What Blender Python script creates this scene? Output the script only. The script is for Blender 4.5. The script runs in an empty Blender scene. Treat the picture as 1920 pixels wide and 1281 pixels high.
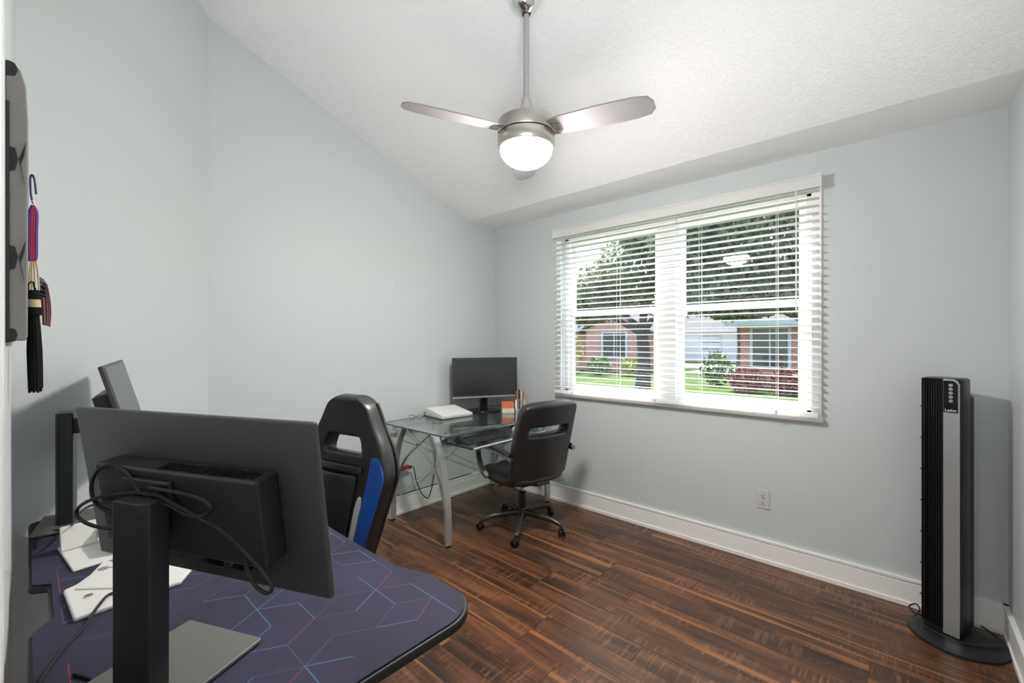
import bpy, bmesh, math, random
from mathutils import Vector, Matrix, Euler
R = math.radians
PI = math.pi
random.seed(7)
S = bpy.context.scene
COL = S.collection

# ------------------------------------------------------------------ camera, sky, sun, exposure
cam = bpy.data.cameras.new('camera')
cam.sensor_width = 36; cam.lens = 812 / 1920 * 36
cam.clip_start = 0.01; cam.clip_end = 300
co = bpy.data.objects.new('camera', cam); COL.objects.link(co)
co.location = (0, 0, 1.38); co.rotation_euler = (R(90), 0, R(41.95))
S.camera = co

W = bpy.data.worlds.new('sky'); S.world = W; W.use_nodes = True
wn = W.node_tree.nodes; wl = W.node_tree.links
sky = wn.new('ShaderNodeTexSky'); sky.sky_type = 'NISHITA'; sky.sun_disc = False
sky.sun_elevation = R(52); sky.sun_rotation = R(-24); sky.air_density = 1.0; sky.dust_density = 2.2
wn['Background'].inputs['Strength'].default_value = 1.0
wl.new(sky.outputs[0], wn['Background'].inputs[0])

sun = bpy.data.lights.new('sun', 'SUN'); sun.energy = 13.0; sun.angle = R(2); sun.color = (1, .96, .9)
so = bpy.data.objects.new('sun', sun); COL.objects.link(so)
so.rotation_euler = Vector((.22, -.50, -.84)).to_track_quat('-Z', 'Y').to_euler(); so.location = (-3, 10, 14)

# unseen fill light added in the hallway, brightens the room through the doorway
ha = bpy.data.lights.new('hall_fill', 'AREA'); ha.shape = 'RECTANGLE'; ha.size = 2.2; ha.size_y = 2.6
ha.energy = 22; ha.color = (1, .985, .97)
ho = bpy.data.objects.new('hall_fill', ha); COL.objects.link(ho)
ho.location = (-.2, -2.3, 1.35); ho.rotation_euler = (R(90), 0, R(12))

# the photographer's flash beside the camera, bounced off the vaulted ceiling
fl_ = bpy.data.lights.new('bounce_flash', 'SPOT'); fl_.energy = 165; fl_.spot_size = R(118); fl_.spot_blend = 1.0; fl_.shadow_soft_size = .35
fo = bpy.data.objects.new('bounce_flash', fl_); COL.objects.link(fo)
fo.location = (.08, .0, 1.35); fo.rotation_euler = (Vector((-.55, .85, 3.3)) - Vector(fo.location)).to_track_quat('-Z', 'Y').to_euler()

LAMP = 240.0
vs = S.view_settings
vs.view_transform = 'Standard'; vs.look = 'None'; vs.gamma = 1; vs.exposure = 0.06
vs.use_curve_mapping = False
S.cycles.use_denoising = True
S.cycles.max_bounces = 8; S.cycles.diffuse_bounces = 5; S.cycles.transparent_max_bounces = 14
S.cycles.use_adaptive_sampling = True; S.cycles.adaptive_threshold = .02
S.cycles.caustics_reflective = False; S.cycles.caustics_refractive = False

# ------------------------------------------------------------------ materials
MATS = {}
def mat(name, col=(.5, .5, .5), rough=.5, metal=0, spec=.5, emit=None, es=0, coat=0, bump=None):
    if name in MATS: return MATS[name]
    m = bpy.data.materials.new(name); m.use_nodes = True
    n = m.node_tree.nodes; l = m.node_tree.links; b = n['Principled BSDF']
    b.inputs['Base Color'].default_value = (*col, 1); b.inputs['Roughness'].default_value = rough
    b.inputs['Metallic'].default_value = metal; b.inputs['Specular IOR Level'].default_value = spec
    b.inputs['Coat Weight'].default_value = coat
    if emit: b.inputs['Emission Color'].default_value = (*emit, 1); b.inputs['Emission Strength'].default_value = es
    if bump:
        sc, st, dist = bump
        t = n.new('ShaderNodeTexCoord'); x = n.new('ShaderNodeTexNoise'); x.inputs['Scale'].default_value = sc
        x.inputs['Detail'].default_value = 4
        l.new(t.outputs['Object'], x.inputs['Vector'])
        k = n.new('ShaderNodeBump'); k.inputs['Strength'].default_value = st; k.inputs['Distance'].default_value = dist
        l.new(x.outputs['Fac'], k.inputs['Height']); l.new(k.outputs[0], b.inputs['Normal'])
    MATS[name] = m
    return m
def N(m): return m.node_tree.nodes, m.node_tree.links, m.node_tree.nodes['Principled BSDF']

def noisecol(m, scale, c1, c2, p1=.35, p2=.65, detail=4, stretch=(1, 1, 1), rnd=0):
    n, l, b = N(m)
    t = n.new('ShaderNodeTexCoord'); mp = n.new('ShaderNodeMapping'); mp.inputs['Scale'].default_value = stretch
    l.new(t.outputs['Object'], mp.inputs[0])
    x = n.new('ShaderNodeTexNoise'); x.inputs['Scale'].default_value = scale; x.inputs['Detail'].default_value = detail
    l.new(mp.outputs[0], x.inputs['Vector'])
    r = n.new('ShaderNodeValToRGB'); r.color_ramp.elements[0].position = p1; r.color_ramp.elements[1].position = p2
    r.color_ramp.elements[0].color = (*c1, 1); r.color_ramp.elements[1].color = (*c2, 1)
    l.new(x.outputs['Fac'], r.inputs[0]); l.new(r.outputs[0], b.inputs['Base Color'])
    return m

M_wall = mat('wall_paint', (.585, .622, .625), .55, spec=.3, bump=(160, .12, .002))
M_ceil = mat('ceiling_knockdown', (.90, .90, .90), .8, spec=.2)
n, l, b = N(M_ceil)
t = n.new('ShaderNodeTexCoord'); x = n.new('ShaderNodeTexNoise'); x.inputs['Scale'].default_value = 38; x.inputs['Detail'].default_value = 3
x.inputs['Distortion'].default_value = 1.3
l.new(t.outputs['Object'], x.inputs['Vector'])
r_ = n.new('ShaderNodeValToRGB'); r_.color_ramp.elements[0].position = .46; r_.color_ramp.elements[1].position = .58
l.new(x.outputs['Fac'], r_.inputs[0])
k = n.new('ShaderNodeBump'); k.inputs['Strength'].default_value = .32; k.inputs['Distance'].default_value = .005
l.new(r_.outputs[0], k.inputs['Height']); l.new(k.outputs[0], b.inputs['Normal'])
M_soffit = mat('soffit_white', (.93, .93, .93), .6, spec=.3)
M_trim = mat('trim_white', (.93, .915, .905), .35)
M_vinyl = mat('vinyl_white', (.94, .94, .94), .35)
M_slat = mat('blind_white', (.95, .95, .94), .4)
n, l, b = N(M_slat)
tl = n.new('ShaderNodeBsdfTranslucent'); tl.inputs[0].default_value = (.9, .9, .88, 1); mx = n.new('ShaderNodeMixShader'); mx.inputs[0].default_value = .45
l.new(b.outputs[0], mx.inputs[1]); l.new(tl.outputs[0], mx.inputs[2]); l.new(mx.outputs[0], n['Material Output'].inputs['Surface'])
M_black = mat('black_plastic', (.018, .018, .02), .42, bump=(400, .15, .0006))
M_blackg = mat('black_gloss', (.008, .008, .009), .15)
M_dark = mat('dark_monitor_plastic', (.055, .055, .057), .42, bump=(500, .2, .0004))
M_dark2 = mat('dark_stand_plastic', (.022, .023, .026), .38)
M_screen = mat('screen_glass', (.012, .013, .017), .26, spec=.9)
M_chrome = mat('chrome', (.8, .8, .8), .12, metal=1)
M_rod = mat('satin_rod', (.42, .42, .42), .4, metal=.6)
M_nickel = mat('brushed_nickel', (.56, .52, .48), .32, metal=1, bump=(90, .05, .0005))
M_silver = mat('silver_paint', (.50, .51, .52), .34, metal=.65)
M_alu = mat('aluminium', (.72, .73, .74), .3, metal=.9)
M_leather = mat('black_leather', (.016, .016, .018), .36, spec=.6, bump=(140, .25, .001))
M_leather2 = mat('black_pu_leather', (.026, .025, .025), .33, spec=.6, bump=(120, .25, .001))
M_blue = mat('blue_pu_leather', (.012, .11, .52), .35, bump=(120, .25, .001))
M_whitepu = mat('white_pu_leather', (.72, .74, .72), .4, bump=(120, .2, .001))
M_white = mat('white_plastic', (.76, .75, .72), .35)
M_greyp = mat('grey_plastic', (.28, .28, .27), .45)
M_baseplate = mat('grey_base_metal', (.17, .165, .155), .4, metal=.3)
M_rubber = mat('rubber', (.012, .012, .012), .6)
M_globe = mat('lamp_globe', (.95, .93, .9), .4, emit=(1, .95, .90), es=LAMP)
M_edge = mat('desk_edge_black', (.012, .012, .013), .45)
M_mat = mat('mouse_mat_cloth', (.060, .055, .105), .75, spec=.25)
noisecol(M_mat, 5, (.034, .031, .052), (.046, .044, .080), .3, .7, 3)
M_lblue = mat('print_blue', (.08, .16, .28), .7, spec=.2)
M_lred = mat('print_red', (.22, .06, .085), .7, spec=.2)
M_lpur = mat('print_violet', (.085, .077, .14), .7, spec=.2)
M_fabric = mat('grey_fabric', (.26, .25, .245), .9, spec=.1, bump=(600, .5, .001))
M_fabricd = mat('charcoal_fabric', (.045, .045, .047), .9, spec=.1, bump=(600, .5, .001))
M_red = mat('red_plastic', (.45, .05, .04), .45)
M_redcloth = mat('red_cord', (.45, .03, .05), .7)
M_purple = mat('purple_cord', (.13, .03, .26), .7)
M_orange = mat('orange_paper', (.75, .22, .10), .7)
M_cream = mat('cream_paper', (.78, .72, .55), .7)
M_paper = mat('white_paper', (.82, .82, .82), .6)
M_wood = mat('pencil_wood', (.65, .42, .12), .5)
M_gold = mat('gold_cord', (.55, .45, .28), .5)
M_tassel = mat('black_tassel', (.008, .008, .008), .8, spec=.15)
M_flagw = mat('flag_white', (.72, .68, .66), .8); M_flagr = mat('flag_red', (.40, .06, .07), .8); M_flagb = mat('flag_navy', (.02, .03, .07), .8)
M_outlet = mat('outlet_plate', (.60, .61, .585), .4)

# floor planks: dark hickory look, colour and grain per plank
M_plank = mat('dark_hickory_plank', (.1, .05, .03), .34, spec=.5)
n, l, b = N(M_plank)
t = n.new('ShaderNodeTexCoord'); oi = n.new('ShaderNodeObjectInfo')
off = n.new('ShaderNodeVectorMath'); off.operation = 'SCALE'
cmb = n.new('ShaderNodeCombineXYZ'); l.new(oi.outputs['Random'], cmb.inputs[0]); l.new(oi.outputs['Random'], cmb.inputs[1]); l.new(oi.outputs['Random'], cmb.inputs[2])
l.new(cmb.outputs[0], off.inputs[0]); off.inputs['Scale'].default_value = 37.0
add = n.new('ShaderNodeVectorMath'); add.operation = 'ADD'; l.new(t.outputs['Object'], add.inputs[0]); l.new(off.outputs[0], add.inputs[1])
def stretched(sx, sy, scale, detail, dist=0.):
    mp = n.new('ShaderNodeMapping'); mp.inputs['Scale'].default_value = (sx, sy, 1); l.new(add.outputs[0], mp.inputs[0])
    q = n.new('ShaderNodeTexNoise'); q.inputs['Scale'].default_value = scale; q.inputs['Detail'].default_value = detail; q.inputs['Distortion'].default_value = dist
    l.new(mp.outputs[0], q.inputs['Vector']); return q
def ramp(src, *stops):
    r = n.new('ShaderNodeValToRGB')
    while len(r.color_ramp.elements) < len(stops): r.color_ramp.elements.new(.5)
    for e, (p, c) in zip(r.color_ramp.elements, stops): e.position = p; e.color = (*c, 1)
    l.new(src, r.inputs[0]); return r
def mixc(fac, a, c, mode='MIX'):
    q = n.new('ShaderNodeMix'); q.data_type = 'RGBA'; q.blend_type = mode
    if isinstance(fac, float): q.inputs[0].default_value = fac
    else: l.new(fac, q.inputs[0])
    for s, v in ((6, a), (7, c)):
        if isinstance(v, tuple): q.inputs[s].default_value = (*v, 1)
        else: l.new(v, q.inputs[s])
    return q.outputs[2]
broad = stretched(1.1, 9, 1.6, 5, .6)
grain = stretched(2.2, 60, 2.6, 5, .3)
saw = stretched(70, 5, 1.2, 2)
patch = stretched(2.4, 7, 1.3, 2)
streak = stretched(.5, 16, 1.5, 2, .2)
base = ramp(broad.outputs['Fac'], (.30, (.030, .017, .012)), (.44, (.072, .035, .022)), (.58, (.125, .058, .033)), (.74, (.21, .098, .048)))
gr = ramp(grain.outputs['Fac'], (.3, (.62, .6, .58)), (.7, (1.25, 1.2, 1.15)))
c1 = mixc(1.0, base.outputs[0], gr.outputs[0], 'MULTIPLY')
sm = ramp(streak.outputs['Fac'], (.585, (0, 0, 0)), (.70, (1, 1, 1)))
c2 = mixc(sm.outputs[0], c1, (.30, .135, .05))
sw = ramp(saw.outputs['Fac'], (.50, (0, 0, 0)), (.64, (1, 1, 1))); pm = ramp(patch.outputs['Fac'], (.44, (0, 0, 0)), (.62, (.7, .7, .7)))
mu = mixc(1.0, sw.outputs[0], pm.outputs[0], 'MULTIPLY')
c3 = mixc(mu, c2, (.27, .125, .06))
rv = ramp(oi.outputs['Random'], (0, (.72, .74, .78)), (.5, (1, 1, 1)), (1, (1.25, 1.15, 1.05)))
c4 = mixc(1.0, c3, rv.outputs[0], 'MULTIPLY')
l.new(c4, b.inputs['Base Color'])
k = n.new('ShaderNodeBump'); k.inputs['Strength'].default_value = .25; k.inputs['Distance'].default_value = .0015
l.new(grain.outputs['Fac'], k.inputs['Height']); l.new(k.outputs[0], b.inputs['Normal'])
M_under = mat('floor_underlay', (.02, .012, .008), .7)

def glassmat(name, tint, ior=1.45, refl=1.0):
    m = bpy.data.materials.new(name); m.use_nodes = True
    n = m.node_tree.nodes; l = m.node_tree.links; n.remove(n['Principled BSDF'])
    tr = n.new('ShaderNodeBsdfTransparent'); tr.inputs[0].default_value = (*tint, 1)
    gl = n.new('ShaderNodeBsdfGlossy'); gl.inputs['Roughness'].default_value = .02; gl.inputs['Color'].default_value = (refl, refl, refl, 1)
    fr = n.new('ShaderNodeFresnel'); ge = n.new('ShaderNodeNewGeometry'); mm_ = n.new('ShaderNodeMapRange'); mm_.inputs[3].default_value = ior; mm_.inputs[4].default_value = 1 / ior
    l.new(ge.outputs['Backfacing'], mm_.inputs[0]); l.new(mm_.outputs[0], fr.inputs['IOR'])
    mx = n.new('ShaderNodeMixShader'); l.new(fr.outputs[0], mx.inputs[0]); l.new(tr.outputs[0], mx.inputs[1]); l.new(gl.outputs[0], mx.inputs[2])
    l.new(mx.outputs[0], n['Material Output'].inputs['Surface']); MATS[name] = m
    return m
M_pane = glassmat('window_glass', (.97, .98, .98))
M_glass = glassmat('desk_glass', (.90, .95, .93), 1.6)
M_acryl = glassmat('clear_acrylic', (.93, .95, .95), 1.5)
M_gedge = mat('glass_edge', (.06, .12, .11), .2)

# ------------------------------------------------------------------ mesh helpers
class MB:
    def __init__(s): s.v = []; s.f = []; s.m = []
    def raw(s, vs, fs, mi=0):
        o = len(s.v); s.v += [tuple(v) for v in vs]; s.f += [tuple(i + o for i in f) for f in fs]; s.m += [mi] * len(fs); return s
    def box(s, c, d, rot=None, mi=0):
        M = Euler(rot).to_matrix() if rot else Matrix.Identity(3)
        vs = [Vector(c) + M @ Vector((x * d[0] / 2, y * d[1] / 2, z * d[2] / 2)) for x in (-1, 1) for y in (-1, 1) for z in (-1, 1)]
        return s.raw(vs, [(0, 1, 3, 2), (4, 6, 7, 5), (0, 4, 5, 1), (2, 3, 7, 6), (0, 2, 6, 4), (1, 5, 7, 3)], mi)
    def b2(s, x0, x1, y0, y1, z0, z1, mi=0):
        return s.box(((x0 + x1) / 2, (y0 + y1) / 2, (z0 + z1) / 2), (abs(x1 - x0), abs(y1 - y0), abs(z1 - z0)), None, mi)
    def prism(s, pts, z0, z1, M=None, mi=0):
        k = len(pts); M = M or Matrix.Identity(4)
        vs = [M @ Vector((x, y, z0)) for x, y in pts] + [M @ Vector((x, y, z1)) for x, y in pts]
        fs = [tuple(range(k))[::-1], tuple(range(k, 2 * k))] + [(i, (i + 1) % k, k + (i + 1) % k, k + i) for i in range(k)]
        return s.raw(vs, fs, mi)
    def lathe(s, prof, c=(0, 0, 0), seg=24, M=None, mi=0):
        vs = []; fs = []
        for i, (r, z) in enumerate(prof):
            for j in range(seg):
                a = 2 * PI * j / seg; p = Vector((r * math.cos(a), r * math.sin(a), z))
                if M: p = M @ p
                vs.append(p + Vector(c))
        for i in range(len(prof) - 1):
            for j in range(seg):
                a = i * seg + j; b_ = i * seg + (j + 1) % seg
                fs.append((a, b_, b_ + seg, a + seg))
        fs.append(tuple(range(seg))[::-1]); q = (len(prof) - 1) * seg; fs.append(tuple(range(q, q + seg)))
        return s.raw(vs, fs, mi)
    def cyl(s, p0, p1, r0, r1=None, seg=14, mi=0):
        p0, p1 = Vector(p0), Vector(p1); d = p1 - p0
        M = d.to_track_quat('Z', 'Y').to_matrix().to_4x4()
        return s.lathe([(r0, 0), (r0 if r1 is None else r1, d.length)], p0, seg, M, mi)
    def tube(s, pts, rad, seg=8, smooth=6, mi=0, sec=None, up=None):
        P = [Vector(p) for p in pts]
        Rr = rad if isinstance(rad, (list, tuple)) else [rad] * len(P)
        if smooth > 1:
            Q = []; Q2 = []
            for i in range(len(P) - 1):
                p0, p1, p2, p3 = P[max(i - 1, 0)], P[i], P[i + 1], P[min(i + 2, len(P) - 1)]
                for j in range(smooth):
                    t = j / smooth
                    Q.append(.5 * ((2 * p1) + (p2 - p0) * t + (2 * p0 - 5 * p1 + 4 * p2 - p3) * t * t + (3 * p1 - p0 - 3 * p2 + p3) * t ** 3))
                    Q2.append(Rr[i] * (1 - t) + Rr[i + 1] * t)
            Q.append(P[-1]); Q2.append(Rr[-1]); P, Rr = Q, Q2
        if sec is None: sec = [(math.cos(2 * PI * j / seg), math.sin(2 * PI * j / seg)) for j in range(seg)]
        seg = len(sec); nrm = None; vs = []
        for i, p in enumerate(P):
            t = (P[min(i + 1, len(P) - 1)] - P[max(i - 1, 0)]).normalized()
            if nrm is None:
                nrm = Vector(up) if up else (Vector((0, 0, 1)) if abs(t.z) < .9 else Vector((1, 0, 0)))
            nrm = (nrm - t * nrm.dot(t)).normalized(); bn = t.cross(nrm)
            for a, b_ in sec: vs.append(p + (nrm * a + bn * b_) * Rr[i])
        fs = [tuple(range(seg))[::-1], tuple(range((len(P) - 1) * seg, len(P) * seg))]
        for i in range(len(P) - 1):
            for j in range(seg):
                a = i * seg + j; b_ = i * seg + (j + 1) % seg; fs.append((a, b_, b_ + seg, a + seg))
        return s.raw(vs, fs, mi)
    def mesh(s, name):
        me = bpy.data.meshes.new(name); me.from_pydata(s.v, [], s.f)
        for p, i in zip(me.polygons, s.m): p.material_index = i
        bm = bmesh.new(); bm.from_mesh(me); bmesh.ops.recalc_face_normals(bm, faces=bm.faces); bm.to_mesh(me); bm.free()
        return me
    def build(s, name, m, parent=None, smooth=False, bevel=0, seg=2, sub=0, loc=None, rot=None):
        me = s.mesh(name)
        for q in (m if isinstance(m, (list, tuple)) else [m]): me.materials.append(q)
        o = bpy.data.objects.new(name, me); COL.objects.link(o)
        if parent: o.parent = parent
        if loc: o.location = loc
        if rot: o.rotation_euler = rot
        if bevel:
            q = o.modifiers.new('bevel', 'BEVEL'); q.width = bevel; q.segments = seg; q.limit_method = 'ANGLE'; q.angle_limit = R(40)
        if sub:
            q = o.modifiers.new('sub', 'SUBSURF'); q.levels = sub; q.render_levels = sub
        if smooth or bevel or sub:
            me.shade_smooth()
            if smooth is not True and not sub:
                q = o.modifiers.new('wn', 'WEIGHTED_NORMAL') if bevel else None
            elif smooth == True and not sub and not bevel:
                me.set_sharp_from_angle(angle=R(38))
        return o
def tag(o, label=None, cat=None, group=None, kind=None):
    if label: o['label'] = label
    if cat: o['category'] = cat
    if group: o['group'] = group
    if kind: o['kind'] = kind
    return o
def thing(name, label, cat, loc=(0, 0, 0), rz=0, group=None):
    o = bpy.data.objects.new(name, None); COL.objects.link(o); o.location = loc; o.rotation_euler = (0, 0, rz); o.empty_display_size = .05
    return tag(o, label, cat, group)
def struct(o): o['kind'] = 'structure'; return o
def inst(src, name, parent, loc=(0, 0, 0), rot=(0, 0, 0)):
    o = src.copy(); o.name = name; COL.objects.link(o); o.parent = parent; o.location = loc; o.rotation_euler = rot
    return o
def grid(fn, nu, nv, skip=lambda i, j: False):
    """surface patch as vertex/face lists, cells can be left out for openings"""
    vs = [fn(i / nu, j / nv) for j in range(nv + 1) for i in range(nu + 1)]
    fs = [(j * (nu + 1) + i, j * (nu + 1) + i + 1, (j + 1) * (nu + 1) + i + 1, (j + 1) * (nu + 1) + i)
          for j in range(nv) for i in range(nu) if not skip(i, j)]
    used = sorted({i for f in fs for i in f}); mp = {a: q for q, a in enumerate(used)}
    return [vs[i] for i in used], [tuple(mp[i] for i in f) for f in fs]
def solid(o, th, off=0, before=True):
    q = o.modifiers.new('solid', 'SOLIDIFY'); q.thickness = th; q.offset = off
    if before:
        while o.modifiers.find('solid') > 0: 
            i = o.modifiers.find('solid'); o.modifiers.move(i, i - 1)
    return o
def rrect(w, d, r, seg=5, cx=0, cy=0):
    pts = []
    for (sx, sy, a0) in ((1, 1, 0), (-1, 1, 90), (-1, -1, 180), (1, -1, 270)):
        for j in range(seg + 1):
            a = R(a0 + 90 * j / seg); pts.append((cx + sx * (w / 2 - r) + r * math.cos(a), cy + sy * (d / 2 - r) + r * math.sin(a)))
    return pts

# ------------------------------------------------------------------ room shell
XL, XR, YF, YB = -2.99, .375, 3.075, -.036
ZS, YS, SL = 2.487, 2.70, .387
def vz(y): return ZS + SL * (YS - y)
T = .14
XA, YA = -2.30, .692                       # diagonal wall: (XA, YB) to (XL, YA)
# floor slab, planks as children
fl = struct(MB().b2(XL - T, 1.0, -2.6, YF + T, -.10, -.006).build('floor', M_under))
PW = .122; rows = int((YF + T + 2.6) / PW) + 1
pm_cache = {}
def plankmesh(L):
    L = round(L, 2)
    if L not in pm_cache:
        m = MB().box((0, 0, 0), (L - .0016, PW - .0016, .012)); me = m.mesh('plank'); me.materials.append(M_plank); pm_cache[L] = me
    return pm_cache[L]
rr = random.Random(3)
for j in range(rows):
    y = YF - PW * (j + .5)
    if y < -.75: break
    x = XL; first = True
    offs = [(.45, 1.22, 1.22, .48), (.9, 1.22, 1.22), (.22, 1.22, 1.22, .71), (.68, 1.22, 1.22, .25)][(j * 3 + (j // 3)) % 4]
    k_ = 0
    while x < XR - .02:
        L = offs[k_ % len(offs)]; k_ += 1
        L = min(L, XR - x)
        if L < .04: break
        o = bpy.data.objects.new('plank', plankmesh(L)); COL.objects.link(o); o.parent = fl
        o.location = (x + L / 2, y, -.0062 + rr.uniform(-.0004, .0004)); o.location.z = -.006
        x += L
# window wall
WX0, WX1, WZ0, WZ1 = -2.185, -.392, .935, 2.285
struct(MB().b2(XL - T, WX0, YF, YF + T, -.1, 3.0).b2(WX1, XR + T, YF, YF + T, -.1, 3.0).b2(WX0, WX1, YF, YF + T, -.1, WZ0).b2(WX0, WX1, YF, YF + T, WZ1, 3.0).build('wall_front', M_wall))
struct(MB().b2(XL - T, XL, YA - .02, YF, -.1, 4.0).build('wall_left', M_wall))
dx, dy = XL - XA, YA - YB; ln = math.hypot(dx, dy); nx, ny = -dy / ln * -1, dx / ln * -1
ox, oy = -abs(dy) / ln * T, -abs(dx) / ln * T * 1
p = [(XA, YB), (XL, YA), (XL - T, YA), (XL - T, YB - T), (XA, YB - T)]
struct(MB().prism(p, -.1, 4.0).build('wall_diagonal', M_wall))
DX = -.70                                   # doorway left edge
struct(MB().b2(XA - .3, DX, YB - T, YB, -.1, 4.0).b2(DX, XR, YB - T, YB, 2.42, 4.0).build('wall_back', M_wall))
struct(MB().b2(XR, XR + T, -2.6, YF, -.1, 4.0).build('wall_right', M_wall))
# hallway behind the doorway
struct(MB().b2(-1.6, -1.5, -2.6, YB - T, -.1, 2.7).b2(-1.5, XR, -2.7, -2.6, -.1, 2.7).build('wall_hall', M_wall))
struct(MB().b2(-1.6, XR, -2.7, YB - T, 2.6, 2.72).build('ceiling_hall', M_ceil))
# ceiling: vault over the room plus flat soffit along the window wall
m = MB(); pr = [(YS, vz(YS)), (YB - T, vz(YB - T)), (YB - T, vz(YB - T) + .15), (YS, vz(YS) + .15)]
vsx = [(x, y, z) for x in (XL - T, XR + T) for y, z in pr]
m.raw(vsx, [(0, 1, 2, 3), (7, 6, 5, 4), (0, 4, 5, 1), (1, 5, 6, 2), (2, 6, 7, 3), (3, 7, 4, 0)])
ce = struct(m.build('ceiling', M_ceil))
MB().b2(XL - T, XR + T, YS, YF + T, ZS, ZS + .15).build('soffit', M_soffit, ce)
# baseboards with stepped top
def baseboard(name, pts, inward):
    m = MB()
    for (x0, y0), (x1, y1) in zip(pts[:-1], pts[1:]):
        d = Vector((x1 - x0, y1 - y0)); L = d.length; a = math.atan2(d.y, d.x)
        nrm = Vector((-d.y, d.x)).normalized() * inward
        for th, z0, z1 in ((.014, 0, .118), (.010, .118, .130), (.018, .130, .142), (.020, 0, .022)):
            m.box(((x0 + x1) / 2 + nrm.x * th / 2, (y0 + y1) / 2 + nrm.y * th / 2, (z0 + z1) / 2), (L, th, z1 - z0), (0, 0, a))
    return struct(m.build(name, M_trim))
baseboard('baseboard_front', [(XL, YF), (XR, YF)], -1)
baseboard('baseboard_left', [(XL, YF), (XL, YA)], 1)
baseboard('baseboard_diagonal', [(XL, YA), (XA, YB)], 1)
baseboard('baseboard_right', [(XR, YF), (XR, -.6)], -1)
# doorway casing on the back wall
struct(MB().b2(DX - .07, DX, YB, YB + .016, 0, 2.49).b2(DX, XR, YB, YB + .016, 2.42, 2.49).build('trim_1', M_trim, bevel=.003))

# ------------------------------------------------------------------ window unit
w = struct(MB().b2(WX0, WX1, YF + .002, YF + T, WZ0 - .001, WZ0 + .018).build('window_1', M_vinyl))
y0, y1 = YF + .055, YF + .125
XM0, XM1 = -1.345, -1.205
MB().b2(WX0, WX0 + .035, y0, y1, WZ0, WZ1).b2(WX1 - .035, WX1, y0, y1, WZ0, WZ1).b2(WX0, WX1, y0, y1, WZ1 - .035, WZ1).b2(WX0, WX1, y0, y1, WZ0, WZ0 + .035).build('window_frame', M_vinyl, w, bevel=.004)
MB().b2(XM0, XM1, y0 - .03, y1, WZ0, WZ1).build('window_mullion', M_vinyl, w, bevel=.004)
ZM = 1.615
for (a, b_) in ((WX0 + .035, XM0), (XM1, WX1 - .035)):
    for z0, z1, yy in ((ZM - .02, WZ1 - .035, y0 + .035), (WZ0 + .035, ZM + .025, y0 + .008)):
        f_ = .042
        s_ = MB().b2(a, a + f_, yy, yy + .028, z0, z1).b2(b_ - f_, b_, yy, yy + .028, z0, z1).b2(a + f_, b_ - f_, yy, yy + .028, z1 - f_, z1).b2(a + f_, b_ - f_, yy, yy + .028, z0, z0 + f_).build('sash', M_vinyl, w, bevel=.003)
        MB().b2(a + f_, b_ - f_, yy + .012, yy + .016, z0 + f_, z1 - f_).build('pane', M_pane, s_)
# casing round the opening
c_ = .05
MB().b2(WX0 - c_, WX0, YF - .014, YF, WZ0 - .02, WZ1 + .02).b2(WX1, WX1 + c_, YF - .014, YF, WZ0 - .02, WZ1 + .02).b2(WX0 - c_, WX1 + c_, YF - .0142, YF, WZ1, WZ1 + .02).build('window_casing', M_trim, w, bevel=.003)
MB().b2(WX0 - c_ - .006, WX1 + c_ + .006, YF - .03, YF + .05, WZ0 - .026, WZ0 + .001).build('window_sill', M_trim, w, bevel=.004)

# blind
bl = thing('window_blind', 'white wide slat blind with open slats hanging across the twin window', 'blind', (0, YF - .045, 0))
BX0, BX1 = -2.215, -.352
MB().b2(BX0 - .015, BX1 + .018, -.036, -.022, 2.262, 2.332).b2(BX0 - .015, BX1 + .018, -.041, -.020, 2.322, 2.336).build('valance', M_slat, bl, bevel=.004)
MB().b2(BX0, BX1, -.02, .028, 2.268, 2.318).build('headrail', M_slat, bl, bevel=.003)
zb = .962; pitch = .0432; ns = int((2.26 - zb) / pitch)
me = MB().raw(*[
    [(x, y, z) for x in (BX0, BX1) for y, z in ((-.025, -.0012), (-.012, .0012), (.012, .0012), (.025, -.0012), (.025, .0016), (.012, .0042), (-.012, .0042), (-.025, .0016))],
    [(0, 1, 6, 7), (1, 2, 5, 6), (2, 3, 4, 5), (8, 15, 14, 9), (9, 14, 13, 10), (10, 13, 12, 11)] + [(i, (i + 1) % 8, 8 + (i + 1) % 8, 8 + i) for i in range(8)]]).mesh('slat')
me.materials.append(M_slat)
for i in range(ns):
    o = bpy.data.objects.new('slat', me); COL.objects.link(o); o.parent = bl
    o.location = (0, 0, zb + pitch * (i + .8)); o.rotation_euler = (R(-1), 0, 0)
MB().b2(BX0, BX1, -.026, .026, zb - .022, zb + .004).build('bottom_rail', M_slat, bl, bevel=.004)
for x in (-2.03, -1.62, -1.01, -.56):
    MB().cyl((x, -.0275, zb), (x, -.0275, 2.28), .0013, seg=6).cyl((x, .0275, zb), (x, .0275, 2.28), .0013, seg=6).build('ladder_cord', M_slat, bl)
for x in (-2.03, -1.32, -.56):
    MB().box((x, -.03, zb - .012), (.012, .008, .03)).build('cord_plug', M_slat, bl)
wd = MB().cyl((-.455, -.047, 1.55), (-.455, -.047, 2.25), .004, seg=8).cyl((-.455, -.047, 2.24), (-.455, -.035, 2.275), .003, seg=6).build('tilt_wand', M_slat, bl, smooth=True)

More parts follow.
